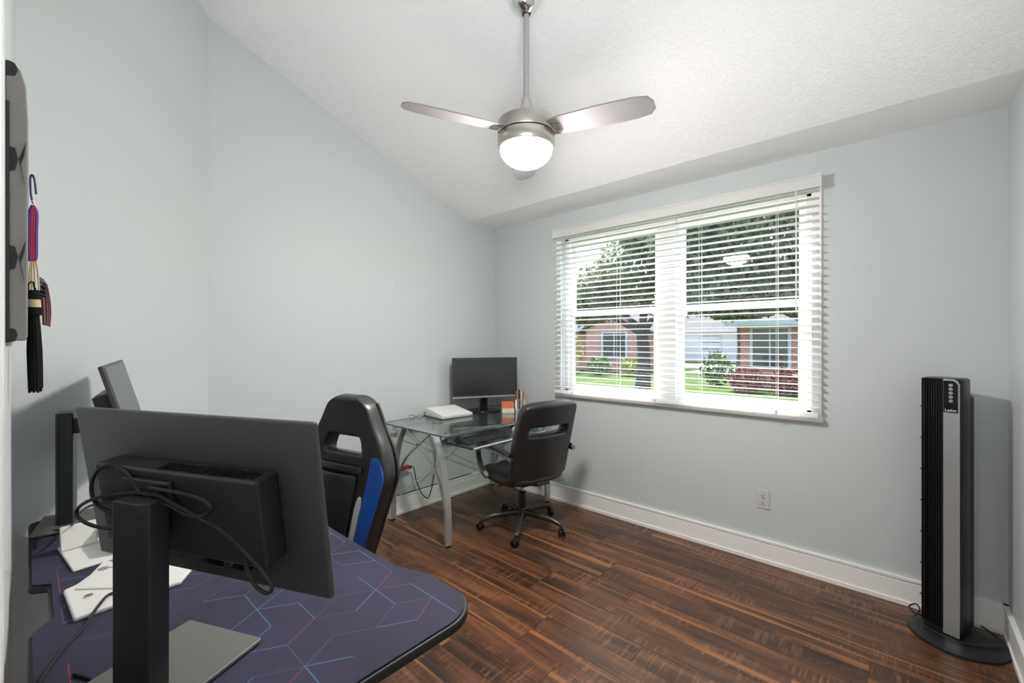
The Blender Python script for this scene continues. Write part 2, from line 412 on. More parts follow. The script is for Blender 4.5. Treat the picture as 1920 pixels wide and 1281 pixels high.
# ------------------------------------------------------------------ ceiling fan
FX, FY = -1.262, 1.5
fz = vz(FY)
cf = thing('ceiling_fan', 'brushed nickel ceiling fan with three blades and a lit white globe', 'ceiling fan', (FX, FY, 2.31), 0)
aS = math.atan(SL)
MB().lathe([(.068, .02), (.072, -.005), (.07, -.03), (.058, -.062), (.036, -.088), (.024, -.092)], (0, 0, fz - 2.31), 32, Matrix.Rotation(-aS, 4, 'X')).build('canopy', M_chrome, cf, smooth=True)
MB().lathe([(.018, -.032), (.026, -.018), (.026, .006)], (0, 0, fz - 2.31 - .062), 20).build('hanger_ball', M_blackg, cf, smooth=True)
MB().cyl((0, 0, .15), (0, 0, fz - 2.31 - .07), .0125, seg=18).build('downrod', M_rod, cf, smooth=True)
MB().lathe([(.016, .172), (.02, .168), (.024, .140), (.036, .105), (.05, .080), (.056, .072), (.056, .066)], seg=32).build('coupling_cover', M_nickel, cf, smooth=True)
MB().lathe([(.03, .074), (.10, .066), (.126, .060), (.1295, .056), (.1295, .006), (.127, .002)], seg=48).build('motor_housing', M_nickel, cf, smooth=True)
MB().lathe([(.124, .004), (.124, -.008)], seg=48).build('shadow_gap', M_black, cf, smooth=True)
MB().lathe([(.127, -.004), (.1295, -.008), (.1295, -.042), (.124, -.058), (.121, -.060)], seg=48).build('light_ring', M_nickel, cf, smooth=True)
prof = [(.118, -.054)] + [(.118 * math.cos(a), -.060 - .084 * math.sin(a)) for a in [R(9 * i) for i in range(1, 10)]] + [(.004, -.144)]
MB().lathe(prof, seg=40).build('light_globe', M_globe, cf, smooth=True)
M_blade = mat('fan_blade', (.26, .245, .25), .75, spec=.2)
outl = [(.10, -.045), (.16, -.058), (.34, -.066), (.48, -.064), (.535, -.052), (.555, -.02), (.558, .02), (.54, .046), (.48, .056), (.34, .058), (.16, .05), (.10, .04)]
bme = MB().prism(outl, -.003, .003).mesh('blade'); bme.materials.append(M_blade)
for a in (17, 131, 247):
    o = bpy.data.objects.new('blade', bme); COL.objects.link(o); o.parent = cf
    o.rotation_euler = Euler((R(-13), 0, R(a)), 'XYZ'); o.location = (0, 0, .014)
    ar = MB().box((.12, 0, -.004), (.09, .05, .005)).build('blade_iron', M_nickel, o)

# ------------------------------------------------------------------ tower fan
tf = thing('tower_fan', 'tall black tower fan with silver stripe in the corner by the window wall', 'fan', (.19, 2.875, 0), R(-20))
el = [(.168 * math.cos(2 * PI * i / 48), .17 * math.sin(2 * PI * i / 48)) for i in range(48)]
mb = MB().prism(el, 0, .012); 
mb.lathe([(.166, .012), (.14, .020), (.10, .027), (.04, .03)], seg=48)
mb.build('base', M_black, tf, smooth=True)
# body local: front = -y
M_fanb = mat('fan_black', (.010, .011, .011), .32)
fw = .074; bx_ = -.040
bp = [(bx_ + x, y) for x, y in ((-fw, -.03), (-fw + .02, -.052), (-.02, -.062), (.04, -.060), (fw - .012, -.052), (fw, -.03), (fw, .045), (.055, .07), (-.055, .07), (-fw, .04))]
MB().prism(bp, .028, 1.21).build('body', M_fanb, tf, bevel=.012, seg=3)
MB().b2(bx_ - .04, bx_ + .070, .05, .125, .03, 1.13).build('rear_housing', M_black, tf, bevel=.02, seg=3)
# vertical grille ribs
for i in range(9):
    x = -.062 + i * .0092
    y = -.052 - .012 * min(1, (x + .074) / .05); x += bx_
    MB().box((x, y, .632), (.004, .012, 1.15)).build('grille_rib', M_blackg, tf, bevel=.0012, seg=1)
for i in range(7):
    MB().box((bx_ - .032, -.056, .17 + i * .15), (.08, .004, .004), (0, 0, R(-4))).build('grille_crossbar', M_blackg, tf)
sp = MB().prism([(bx_ + x, z) for x, z in ((.014, .034), (.070, .034), (.070, 1.185), (.063, 1.199), (.052, 1.207), (.014, 1.207))], 0, .008, Matrix.Translation((0, -.058, 0)) @ Matrix.Rotation(R(90), 4, 'X')).build('silver_stripe', M_silver, tf, bevel=.002)
cp = MB().prism([(bx_ + x, z) for x, z in ((.017, 1.055), (.065, 1.055), (.065, 1.182), (.058, 1.194), (.049, 1.20), (.017, 1.20))], 0, .003, Matrix.Translation((0, -.066, 0)) @ Matrix.Rotation(R(90), 4, 'X')).build('control_panel', M_blackg, tf)
for i in range(5):
    MB().cyl((bx_ + .042, -.071, 1.18 - i * .018), (bx_ + .042, -.0685, 1.18 - i * .018), .0075, seg=16).build('button', M_greyp, cp, smooth=True)
def text(s, size, name, m, parent, M):
    cu = bpy.data.curves.new(name, 'FONT'); cu.body = s; cu.size = size; cu.align_x = 'CENTER'; cu.extrude = .0004
    o = bpy.data.objects.new(name, cu); COL.objects.link(o); bpy.context.view_layer.update()
    me = bpy.data.meshes.new_from_object(o.evaluated_get(bpy.context.evaluated_depsgraph_get())); bpy.data.objects.remove(o); me.transform(M); me.materials.clear(); me.materials.append(m)
    q = bpy.data.objects.new(name, me); COL.objects.link(q); q.parent = parent; return q
text('Lasko', .017, 'brand_lettering', M_paper, cp, Matrix.Translation((bx_ + .041, -.0695, 1.06)) @ Matrix.Rotation(R(90), 4, 'X'))
MB().tube([(-.06, .08, .035), (-.13, .02, .03), (-.15, -.02, .05), (-.17, 0, .06), (-.15, .02, .075), (-.13, 0, .06), (-.14, -.04, .035)], .0035, seg=7).build('power_cord', M_rubber, tf, smooth=True)
MB().tube([(.05, .12, .05), (.11, .10, .036), (.135, .06, .034), (.12, .0, .034), (.06, -.075, .034), (-.02, -.10, .034), (-.09, -.085, .034)], .0035, seg=7).build('power_cord', M_rubber, tf, smooth=True)

# ------------------------------------------------------------------ wall outlet, wall hooks
ot = thing('wall_outlet', 'pale duplex power outlet low on the window wall', 'outlet', (-.645, YF, .392))
pl = MB().prism(rrect(.072, .116, .004, 3), 0, .006, Matrix.Rotation(R(90), 4, 'X')).build('cover_plate', M_outlet, ot, bevel=.002)
for dz in (-.021, .021):
    q = MB().prism(rrect(.034, .029, .009, 4, 0, dz), .0055, .0085, Matrix.Rotation(R(90), 4, 'X')).build('socket', M_outlet, ot)
    MB().b2(-.0075, -.0045, -.0093, -.008, dz - .001, dz + .008).b2(.0045, .0075, -.0093, -.008, dz - .001, dz + .007).b2(-.0025, .0025, -.0093, -.008, dz - .011, dz - .006).build('socket_slot', M_black, q)
MB().cyl((0, -.007, 0), (0, -.005, 0), .003, seg=10).build('screw', M_alu, ot, smooth=True)
def hook(p, rz, label):
    h = thing('wall_hook', label, 'hook', p, rz, 'picture hooks')
    MB().cyl((0, 0, .006), (0, -.012, .012), .0014, seg=8).build('nail', M_chrome, h, smooth=True)
    MB().tube([(0, -.001, .008), (0, -.002, -.012), (0, -.008, -.018), (0, -.013, -.010)], .0016, seg=6).build('hook_strip', M_chrome, h, smooth=True)
hook((XL, 1.945, 1.852), R(90), 'tiny empty picture hook on the long left wall')
hook((-2.63, YF, 1.798), 0, 'tiny empty picture hook on the wall between corner and window')

# ------------------------------------------------------------------ glass desk
gd = thing('glass_desk', 'glass topped computer desk with curved silver legs in the far corner', 'desk', (0, 0, 0))
GX0, GX1, GY0, GY1, GZ = -2.962, -2.212, 1.80, 3.045, .752
top = MB().prism(rrect(GX1 - GX0, GY1 - GY0, .02, 4, (GX0 + GX1) / 2, (GY0 + GY1) / 2), GZ, GZ + .009).build('glass_top', [M_glass, M_gedge], gd)
for p_ in top.data.polygons:
    if abs(p_.normal.z) < .5: p_.material_index = 1
# curved legs: each an arc from foot to under the top; crossed braces
rect = [(.9, 2.0), (-.9, 2.0), (-.9, -2.0), (.9, -2.0)]
for y in (GY0 + .075, GY1 - .075):
    for fx, sgn in ((-2.262, -1), (-2.925, 1)):
        tx = fx + sgn * .155
        pts = [(fx, y, .012), (fx + sgn * .003, y, .2), (fx + sgn * .022, y, .38), (fx + sgn * .062, y, .55), (tx - sgn * .045, y, .67), (tx, y, GZ - .012)]
        lg = MB().tube(pts, .012, smooth=6, sec=rect, up=(1, 0, 0)).build('leg', M_silver, gd, smooth=True)
        MB().lathe([(.019, 0), (.02, .012)], (fx, y, 0), 16).build('foot_pad', M_black, lg, smooth=True)
        # inner brace: starts low on this leg and crosses to the other side
        ox = -2.262 if sgn == 1 else -2.925
        hx = ox + (-sgn) * -.0
        pts = [(fx + sgn * .004, y, .14), (fx + sgn * .05, y, .32), (fx + sgn * .16, y, .50), (fx + sgn * .33, y, .635), (fx + sgn * .47, y, GZ - .014)]
        MB().tube(pts, .010, smooth=6, sec=[(.8, 1), (-.8, 1), (-.8, -1), (.8, -1)], up=(1, 0, 0)).build('brace', M_silver, gd, smooth=True)
    MB().b2(-2.80, -2.39, y - .014, y + .014, GZ - .022, GZ - .004).build('top_support', M_silver, gd, bevel=.003)
    for x in (-2.77, -2.42):
        MB().lathe([(.02, GZ - .004), (.02, GZ)], (x, y, 0), 18).build('support_disc', M_alu, gd, smooth=True)
MB().cyl((-2.30, GY0 + .06, GZ - .022), (-2.30, GY1 - .05, GZ - .022), .014, seg=16).build('front_rail', M_alu, gd, smooth=True)
MB().cyl((-2.90, GY0 + .06, GZ - .028), (-2.90, GY1 - .05, GZ - .028), .011, seg=14).build('rear_rail', M_silver, gd, smooth=True)
# cross wires at the back
MB().cyl((-2.925, GY0 + .08, .14), (-2.925, GY1 - .08, .70), .003, seg=6).cyl((-2.928, GY0 + .08, .70), (-2.928, GY1 - .08, .14), .003, seg=6).build('tension_wire', M_silver, gd, smooth=True)
# keyboard tray (pulled out)
KZ = .665
kt = MB().b2(-2.52, -2.105, 1.97, 2.72, KZ, KZ + .007).build('keyboard_tray', [M_glass, M_gedge], gd)
for p_ in kt.data.polygons:
    if abs(p_.normal.z) < .5: p_.material_index = 1
MB().cyl((-2.098, 1.96, KZ + .002), (-2.098, 2.73, KZ + .002), .009, seg=12).build('tray_rail', M_alu, kt, smooth=True)
for y in (1.985, 2.705):
    MB().b2(-2.56, -2.14, y - .008, y + .008, KZ - .014, KZ).b2(-2.44, -2.41, y - .006, y + .006, KZ, GZ - .015).b2(-2.30, -2.27, y - .006, y + .006, KZ, GZ - .03).build('tray_bracket', M_black, kt, bevel=.002)

# ------------------------------------------------------------------ monitors
def monitor(name, label, loc, rz, pw, ph, zc, tilt, post_top, off, dx=0, th=.014):
    t = thing(name, label, 'monitor', loc, rz)
    t_ = R(tilt)
    # panel pivots: local frame of panel with +y = screen side
    P = Matrix.Translation((dx, off, zc)) @ Matrix.Rotation(t_, 4, 'X')
    def pb(name, x0, x1, y0, y1, z0, z1, m, parent=t, bevel=.002):
        mm = MB().b2(x0, x1, y0, y1, z0, z1); mm.v = [tuple(P @ Vector(v)) for v in mm.v]
        return mm.build(name, m, parent, bevel=bevel)
    pan = pb('panel', -pw / 2, pw / 2, -th, 0, -ph / 2, ph / 2, M_dark, bevel=.004)
    pb('screen', -pw / 2 + .008, pw / 2 - .008, -.001, .0012, -ph / 2 + .02, ph / 2 - .008, M_screen, pan, 0)
    hs = pb('rear_housing', -pw * .30, pw * .36, -.062, -th, -ph * .27, ph * .22, M_dark2, bevel=.006)
    return t, P, pb, pan, hs

def desk_monitor(label, loc, rz, zc, tilt, post_top, off, marks, dx=0):
    t, P, pb, pan, hs = monitor('monitor', label, loc, rz, .61, .328, zc, tilt, post_top, off, dx)
    MB().prism(rrect(.205, .235, .006, 3, 0, .045), 0, .008).build('base_plate', M_baseplate, t, bevel=.002)
    MB().prism([(-.040, -.018), (-.036, -.024), (.026, -.024), (.042, -.014), (.042, .020), (-.040, .020)], .008, post_top).build('post', M_dark2, t, bevel=.003)
    MB().box((0, off / 2 - .012, post_top - .05), (.045, off - .05, .05)).build('hinge_arm', M_black, t, bevel=.004)
    pb('mount_plate', -.095, .028, -.072, -.062, .010, .056, M_black, hs, .003)
    for i in range(24):
        pb('vent_slot', -.02 + i * .0095, -.016 + i * .0095, -.055, -.030, ph_(.22) - .001, ph_(.22) + .0006, M_blackg, hs, 0)
    if marks:
        pb('port_recess', -.10, .14, -.030, -.012, -.125, -.092, M_blackg, hs, 0)
        for i, x in enumerate((.045, .062)): pb('port', x, x + .008, -.033, -.028, -.118, -.108, M_blackg, hs, 0)
        pb('usb_port', .085, .098, -.034, -.028, -.122, -.102, M_chrome, hs, 0)
    return t
def ph_(f): return .335 * f
m1 = desk_monitor('large dark monitor seen from behind, on a tall post in the foreground', (-1.018, .134, .7525), R(24.9), .328, 8, .345, .088, True, .024)
m2 = desk_monitor('dark tilted monitor at the far end of the gaming desk, seen edge on', (-2.145, .085, .7525), R(-10.2), .395, 15, .385, .165, False, .02)
# monitor on glass desk, screen towards the room
t, P, pb, pan, hs = monitor('monitor', 'black monitor on the glass desk in the corner, screen facing the room', (-2.775, 2.715, GZ + .009), R(-118), .60, .355, .300, 2, .2, .045)
pb('lower_bezel', -.298, .298, .0, .004, -.176, -.160, M_greyp, pan, .001)
pb('logo_badge', -.012, .012, .003, .0056, -.172, -.164, M_alu, pan, 0)
MB().prism([(.15 * math.cos(2 * PI * i / 32), .02 + .10 * math.sin(2 * PI * i / 32)) for i in range(32)], 0, .012).build('base_plate', M_blackg, t, bevel=.004)
MB().b2(-.032, .032, -.03, .0, .01, .26).build('post', M_blackg, t, bevel=.004)
MB().tube([(.03, -.03, .15), (.05, .0, .12), (.045, .02, .06), (.06, -.03, .014)], .003, seg=6).build('cable', M_rubber, t, smooth=True)

# ------------------------------------------------------------------ things on the glass desk
kb = thing('keyboard', 'black computer keyboard on the pulled out tray of the glass desk', 'keyboard', (-2.255, 2.20, KZ + .007), R(90))
MB().prism([(-.07, 0), (.07, 0), (.07, .024), (-.07, .012)], -.215, .215, Matrix.Rotation(R(90), 4, 'Y') @ Matrix.Rotation(R(90), 4, 'Z') @ Matrix.Identity(4)).build('case', M_black, kb, bevel=.003) if False else \
    MB().raw([(x, y, z) for x in (-.215, .215) for y, z in ((-.07, 0), (.07, 0), (.07, .024), (-.07, .013))], [(0, 1, 2, 3), (7, 6, 5, 4), (0, 4, 5, 1), (1, 5, 6, 2), (2, 6, 7, 3), (3, 7, 4, 0)]).build('case', M_black, kb, bevel=.003)
kme = MB().raw([(x * s_, y * s_, z) for z, s_ in ((0, 1), (.007, .8)) for x, y in ((-.008, -.008), (.008, -.008), (.008, .008), (-.008, .008))], [(3, 2, 1, 0), (4, 5, 6, 7), (0, 1, 5, 4), (1, 2, 6, 5), (2, 3, 7, 6), (3, 0, 4, 7)]).mesh('key')
M_key = mat('keycap', (.03, .03, .033), .5); kme.materials.append(M_key)
for r_i in range(6):
    for c in range(21):
        if r_i == 0 and 5 < c < 14: continue
        o = bpy.data.objects.new('key', kme); COL.objects.link(o); o.parent = kb
        y = -.057 + r_i * .0225; o.location = (-.203 + c * .0203, y, .013 + (y + .07) / .14 * .011 - .001)
MB().b2(-.05, .055, -.065, -.049, .0135, .02).build('spacebar', M_key, kb, bevel=.002)

ms = thing('computer_mouse', 'pale computer mouse on the tray beside the black keyboard', 'mouse', (-2.27, 2.585, KZ + .007), R(80))
sv, sf = grid(lambda u, v: (.03 * math.sin(PI * v) ** .5 * math.cos(2 * PI * u), -.052 * math.cos(PI * v), max(0, .034 * math.sin(PI * v) ** .6 * math.sin(2 * PI * u))), 16, 10)
MB().raw(sv, sf).build('shell', M_white, ms, smooth=True)
MB().cyl((-.004, .03, .026), (.004, .03, .026), .008, seg=12).build('scroll_wheel', M_greyp, ms, smooth=True)

def slab(name, label, cat, c, d, rz, m, group=None, m2=None):
    t = thing(name, label, cat, c, rz, group)
    MB().b2(-d[0] / 2, d[0] / 2, -d[1] / 2, d[1] / 2, 0, d[2]).build('pad', m, t, bevel=.001)
    for i in range(1, 4):
        MB().b2(-d[0] / 2 - .0004, d[0] / 2 + .0004, -d[1] / 2 - .0004, d[1] / 2 + .0004, d[2] * i / 4, d[2] * i / 4 + .0008).build('sheet_edge', m2, t)
    return t
slab('note_block', 'cream coloured note block under the orange one on the glass desk', 'note pad', (-2.57, 2.80, GZ + .009), (.105, .105, .040), R(50), M_cream, None, M_paper)
slab('note_block', 'orange note block on top of the cream one on the glass desk', 'note pad', (-2.572, 2.802, GZ + .0495), (.105, .105, .048), R(47), M_orange, None, M_red)
# mesh pencil cup with pencils
CPX, CPY = -2.555, 2.955
pc = thing('pencil_cup', 'wire mesh pencil cup on the glass desk beside the note blocks', 'cup', (CPX, CPY, GZ + .009))
mbx = MB()
for i in range(20):
    a = 2 * PI * i / 20
    for s_ in (-1, 1):
        mbx.tube([(.042 * math.cos(a + s_ * f_ * .9), .042 * math.sin(a + s_ * f_ * .9), .1 * f_) for f_ in (0, .25, .5, .75, 1)], .0011, seg=4, smooth=1)
mbx.build('wire_mesh', M_alu, pc, smooth=True)
MB().lathe([(.043, 0), (.043, .003)], seg=24).build('bottom', M_alu, pc, smooth=True)
MB().tube([(.042 * math.cos(2 * PI * i / 24), .042 * math.sin(2 * PI * i / 24), .1) for i in range(25)], .0025, seg=6, smooth=1).build('rim', M_alu, pc, smooth=True)
pens = [('yellow', M_wood, 'yellow wooden pencil leaning left in the mesh cup'), ('red', M_redcloth, 'red pen standing in the middle of the mesh cup'), ('black', M_blackg, 'black marker leaning left in the mesh cup'),
        ('darkred', M_red, 'dark red pencil leaning right in the mesh cup'), ('orange', M_orange, 'orange pencil at the front of the mesh cup'), ('white', M_paper, 'white pen at the back of the mesh cup')]
for i, (nm, m_, lb) in enumerate(pens):
    a = 2 * PI * i / 6 + .5
    t = thing('pencil', lb, 'pencil', (CPX + .024 * math.cos(a), CPY + .024 * math.sin(a), GZ + .0125), 0, 'pencils in the mesh cup')
    tip = Vector((.018 * math.cos(a) , .018 * math.sin(a), .15 + .012 * (i % 3)))
    MB().cyl((0, 0, .006), tip, .0042 if i != 2 else .007, seg=8).build('barrel', m_, t, smooth=True)
    q = tip.normalized(); MB().cyl(tip, tip + q * .014, .004, .001, seg=8).build('point', M_wood if i != 2 else M_black, t, smooth=True)
# slanted white folder/stand
fd = thing('document_stand', 'low slanted white document stand lying on the left of the glass desk', 'stand', (-2.80, 2.33, GZ + .009), R(-6))
MB().raw([(-.13, -.15, .004), (.13, -.15, .004), (.13, .15, .004), (-.13, .15, .004), (-.13, -.15, .058), (.13, -.15, .020), (.13, .15, .020), (-.13, .15, .058)], [(3, 2, 1, 0), (4, 5, 6, 7), (0, 1, 5, 4), (1, 2, 6, 5), (2, 3, 7, 6), (3, 0, 4, 7)]).build('body', M_white, fd, bevel=.005)
MB().box((.0, 0, .0455), (.262, .29, .004), (0, R(8.3), 0)).build('cover_sheet', M_paper, fd, bevel=.001)
MB().b2(.115, .134, -.145, .145, .015, .032).build('lip', M_paper, fd, bevel=.003)
eg = thing('eyeglasses', 'thin dark wire eyeglasses lying at the left end of the glass desk', 'glasses', (-2.86, 2.04, GZ + .0095), R(30))
for s_ in (-1, 1):
    MB().tube([(s_ * .033 + .022 * math.cos(2 * PI * i / 14), 0.0, .02 + .017 * math.sin(2 * PI * i / 14)) for i in range(15)], .0014, seg=5, smooth=1).build('rim', M_black, eg, smooth=True)
    MB().tube([(s_ * .057, 0, .026), (s_ * .058, .06, .024), (s_ * .054, .12, .008)], .0013, seg=5).build('temple', M_black, eg, smooth=True)
MB().tube([(-.011, 0, .024), (0, 0, .029), (.011, 0, .024)], .0013, seg=5).build('bridge', M_black, eg, smooth=True)
# red plug with black cable below the glass desk
ex = thing('extension_cable', 'black cable with a red connector hanging under the glass desk', 'cable', (0, 0, 0))
MB().tube([(-2.93, 2.02, .375), (-2.93, 2.07, .36), (-2.93, 2.10, .24), (-2.93, 2.16, .12), (-2.93, 2.22, .085), (-2.93, 2.27, .22), (-2.93, 2.29, .42), (-2.93, 2.27, .60), (-2.91, 2.26, .725)], .004, seg=7).build('cord', M_rubber, ex, smooth=True)
MB().box((-2.93, 1.985, .378), (.028, .075, .03), (R(8), 0, 0)).build('red_connector', M_red, ex, bevel=.005)
MB().box((-2.93, 2.03, .374), (.022, .03, .024)).build('strain_relief', M_black, ex, bevel=.004)
lw = thing('floor_cable', 'thin dark cable running along the left wall above the baseboard', 'cable', (0, 0, 0))
MB().tube([(XL + .006, 1.9, .155), (XL + .006, 2.2, .150), (XL + .006, 2.5, .152), (XL + .006, 2.75, .150)], .003, seg=6).build('cord', M_rubber, lw, smooth=True)

# ------------------------------------------------------------------ office chair
oc = thing('office_chair', 'black leather swivel office chair pulled up to the glass desk', 'chair', (-2.09, 2.44, 0), R(-102))
# local: +y is where the sitter looks?  chair faces local -y ; rotated so that it faces the glass desk
def casterparts(parent, x, y, a):
    c = MB().tube([(0, 0, .075), (0, 0, .052)], .007, seg=8, smooth=1).box((0, 0, .052), (.018, .03, .028)).build('caster', M_black, parent, loc=(x, y, 0), rot=(0, 0, a), bevel=.004)
    for s_ in (-1, 1):
        MB().lathe([(.014, -.008), (.023, -.007), (.026, -.003), (.026, .003), (.023, .007), (.014, .008)], (0, 0, 0), 20, Matrix.Translation((s_ * .014, -.012, .0262)) @ Matrix.Rotation(R(90), 4, 'Y')).build('wheel', M_blackg, c, smooth=True)
def starbase(root, angs, r, m, h=.12):
    for a in angs:
        a = R(a); cx, sy = math.cos(a), math.sin(a)
        pts = [(.02 * cx, .02 * sy, h), (.10 * cx, .10 * sy, h - .004), (r * .72 * cx, r * .72 * sy, h - .018), (r * .95 * cx, r * .95 * sy, .082), (r * cx, r * sy, .070)]
        MB().tube(pts, [.025, .023, .020, .018, .016], seg=10).build('base_arm', m, root, smooth=True)
        casterparts(root, r * cx, r * sy, a + R(40))
    MB().lathe([(.03, .085), (.034, .09), (.034, .135), (.028, .15)], seg=20).build('hub', m, root, smooth=True)
M_basep = mat('dark_metal_base', (.07, .065, .06), .3, metal=.6)
starbase(oc, [27 + 90, 99 + 90, 171 + 90, 243 + 90, 315 + 90], .305, M_basep)
MB().lathe([(.027, .15), (.027, .27), (.022, .275)], seg=18).build('cylinder_sleeve', M_black, oc, smooth=True)
MB().cyl((0, 0, .275), (0, 0, .36), .015, seg=16).build('gas_lift', M_chrome, oc, smooth=True)
MB().b2(-.10, .10, -.11, .13, .345, .385).build('tilt_mechanism', M_black, oc, bevel=.01)
MB().tube([(.08, .02, .365), (.20, .02, .36), (.235, .02, .355)], .005, seg=7).build('lever', M_black, oc, smooth=True)
# seat cushion: waterfall front
def cushion(fn_top, fn_bot, nu, nv):
    a, fa = grid(fn_top, nu, nv); b_, fb = grid(fn_bot, nu, nv); o = len(a)
    fs = fa + [tuple(i + o for i in f[::-1]) for f in fb]
    rim = [i for i in range(nu)] ; W_ = nu + 1
    edge = [i for i in range(nu + 1)] + [j * W_ + nu for j in range(1, nv + 1)] + [nv * W_ + i for i in range(nu - 1, -1, -1)] + [j * W_ for j in range(nv - 1, 0, -1)]
    fs += [(edge[i], edge[(i + 1) % len(edge)], edge[(i + 1) % len(edge)] + o, edge[i] + o) for i in range(len(edge))]
    return a + b_, fs
def squircle(u, v, hx, hy):
    x = 2 * u - 1; y = 2 * v - 1
    return hx * x * math.sqrt(1 - .28 * y * y), hy * y * math.sqrt(1 - .28 * x * x)
def seat_top(u, v):
    x, y = squircle(u, v, .262, .275); y -= .02; e = max(abs(2 * u - 1), abs(2 * v - 1))
    return (x, y, .465 - .035 * e ** 6 - .028 * max(0, -(2 * v - 1)) ** 4 + .006 * math.cos(5 * PI * (u - .5)))
def seat_bot(u, v):
    x, y = squircle(u, v, .25, .262); y -= .02; return (x, y, .375 + .018 * abs(2 * v - 1) ** 4)
sv, sf = cushion(seat_top, seat_bot, 14, 14)
st = MB().raw(sv, sf).build('seat', M_leather, oc, sub=1)
# backrest with slot, leaning; chair faces -y, so the back is at +y
def obk(u, v):
    hw = .245 - .01 * v + .012 * math.sin(PI * v) - .02 * max(0, (v - .9) / .1) ** 2
    x = (2 * u - 1) * hw
    z = .415 + v * .56 - .018 * abs(2 * u - 1) ** 4 * (1 if v > .5 else -1) * (abs(2 * v - 1) ** 3)
    y = .20 + .15 * v + .03 * math.sin(PI * v) * -.4 - .045 * (2 * u - 1) ** 2
    return (x, y, z)
sv, sf = grid(obk, 16, 20, lambda i, j: 3 <= i <= 12 and j in (12, 13))
bk = MB().raw(sv, sf).build('backrest', M_leather, oc, sub=2)
solid(bk, .08, 0)
sv, sf = grid(lambda u, v: (lambda p: (p[0] * 1.0, p[1] + .034, p[2]))(obk(.14 + .72 * u, .615 + .07 * v)), 10, 3)
for zz in (.60, .71):
    MB().tube([(lambda p: (p[0], p[1] + .030, p[2]))(obk(.05 + .9 * i / 10, zz)) for i in range(11)], .003, seg=6, smooth=2).build('seam', M_leather, oc, smooth=True)
MB().box((0, .20, .395), (.12, .09, .05), (R(12), 0, 0)).build('back_bracket', M_black, oc, bevel=.01)
M_armm = mat('dark_chrome', (.30, .29, .28), .2, metal=1)
for s_ in (-1, 1):
    pts = [(s_ * .275, .255, .60), (s_ * .285, .12, .625), (s_ * .288, -.06, .635), (s_ * .285, -.15, .61), (s_ * .28, -.165, .54), (s_ * .275, -.12, .45), (s_ * .255, -.08, .405)]
    ar = MB().tube(pts, .013, seg=10, sec=[(.9, 1.3), (-.9, 1.3), (-.9, -1.3), (.9, -1.3)]).build('armrest', M_armm, oc, smooth=True)
    MB().tube([(s_ * .275, .22, .617), (s_ * .287, .12, .642), (s_ * .29, -.04, .652), (s_ * .288, -.14, .635)], [.018, .022, .022, .016], seg=10).build('arm_pad', M_leather, ar, smooth=True)

# ------------------------------------------------------------------ gaming desk
DX0, DX1, DY0, DY1, DZ = -2.285, -.745, -.004, .722, .745
gk = thing('gaming_desk', 'black gaming desk covered by a purple patterned mat in the foreground', 'desk', (0, 0, 0))
def arc(cx, cy, r, a0, a1, k=6): return [(cx + r * math.cos(R(a0 + (a1 - a0) * i / k)), cy + r * math.sin(R(a0 + (a1 - a0) * i / k))) for i in range(k + 1)]
outline = [(-2.245, DY0)] + [(-1.69, DY0), (-1.675, DY0 + .006), (-1.655, .030), (-1.44, .030), (-1.395, DY0 + .004), (-1.385, DY0), (DX1 - .03, DY0), (DX1, DY0 + .03)] + arc(DX1 - .10 + .0, DY1 - .10 + .01, .10, 0, 78) + \
          [(-.95, DY1 + .008), (-1.06, DY1 - .03), (-1.30, DY1 - .035), (-1.80, DY1 - .035), (-1.95, DY1 - .03), (-2.06, DY1 + .008)] + arc(-2.21, DY1 - .075, .075, 100, 180) + [(DX0, .05)]
MB().prism(outline, DZ - .022, DZ).build('desktop', M_edge, gk, bevel=.004)
# mat lies on the desktop and covers it
cxm, cym = -1.5, .36
mo = [(x + (.006 if x < cxm else -.006), y + (.006 if y < .1 else -.006)) for x, y in outline]
mt = thing('desk_mat', 'dark purple desk mat printed with blue and red hexagon lines', 'mat', (0, 0, 0))
MB().prism(mo, DZ + .0003, DZ + .0045).build('cloth', M_mat, mt, bevel=.0015)
def inside(x, y):
    c = False; k = len(mo)
    for i in range(k):
        (xa, ya), (xb, yb) = mo[i], mo[i - 1]
        if (ya > y) != (yb > y) and x < (xb - xa) * (y - ya) / (yb - ya) + xa: c = not c
    return c
a_ = .0885; lms = {}
for key, m_ in (('b', M_lblue), ('r', M_lred), ('p', M_lpur)):
    lms[key] = MB().box((0, 0, 0), (a_, .0022, .0003)).mesh('printed_line'); lms[key].materials.append(m_)
rh = random.Random(11); ox_, oy_ = -.993, .586
for i in range(-14, 15):
    for j in range(-8, 9):
        cx_ = ox_ + a_ * 1.5 * i; cy_ = oy_ + a_ * math.sqrt(3) * (j + .5 * (i % 2))
        for k6 in range(6):
            if rh.random() < .30: continue
            an = R(60 * k6); x1, y1_ = cx_ + a_ * math.cos(an), cy_ + a_ * math.sin(an)
            if not (inside(cx_, cy_) and inside(x1, y1_)): continue
            q = rh.random(); key = 'b' if q < .42 else ('r' if q < .64 else 'p')
            o = bpy.data.objects.new('printed_line', lms[key]); COL.objects.link(o); o.parent = mt
            o.location = ((cx_ + x1) / 2, (cy_ + y1_) / 2, DZ + .0046); o.rotation_euler = (0, 0, an)
for s_ in (-2.10, -.93):
    MB().b2(s_ - .03, s_ + .03, .33, .39, .03, DZ - .022).build('leg', M_black, gk, bevel=.004)
    MB().b2(s_ - .035, s_ + .035, .02, .66, 0, .03).build('foot', M_black, gk, bevel=.006)
    MB().b2(s_ - .03, s_ + .03, .05, .65, DZ - .05, DZ - .022).build('top_bracket', M_black, gk, bevel=.004)
MB().b2(-2.07, -.96, .335, .385, DZ - .07, DZ - .03).build('crossbar', M_black, gk, bevel=.004)

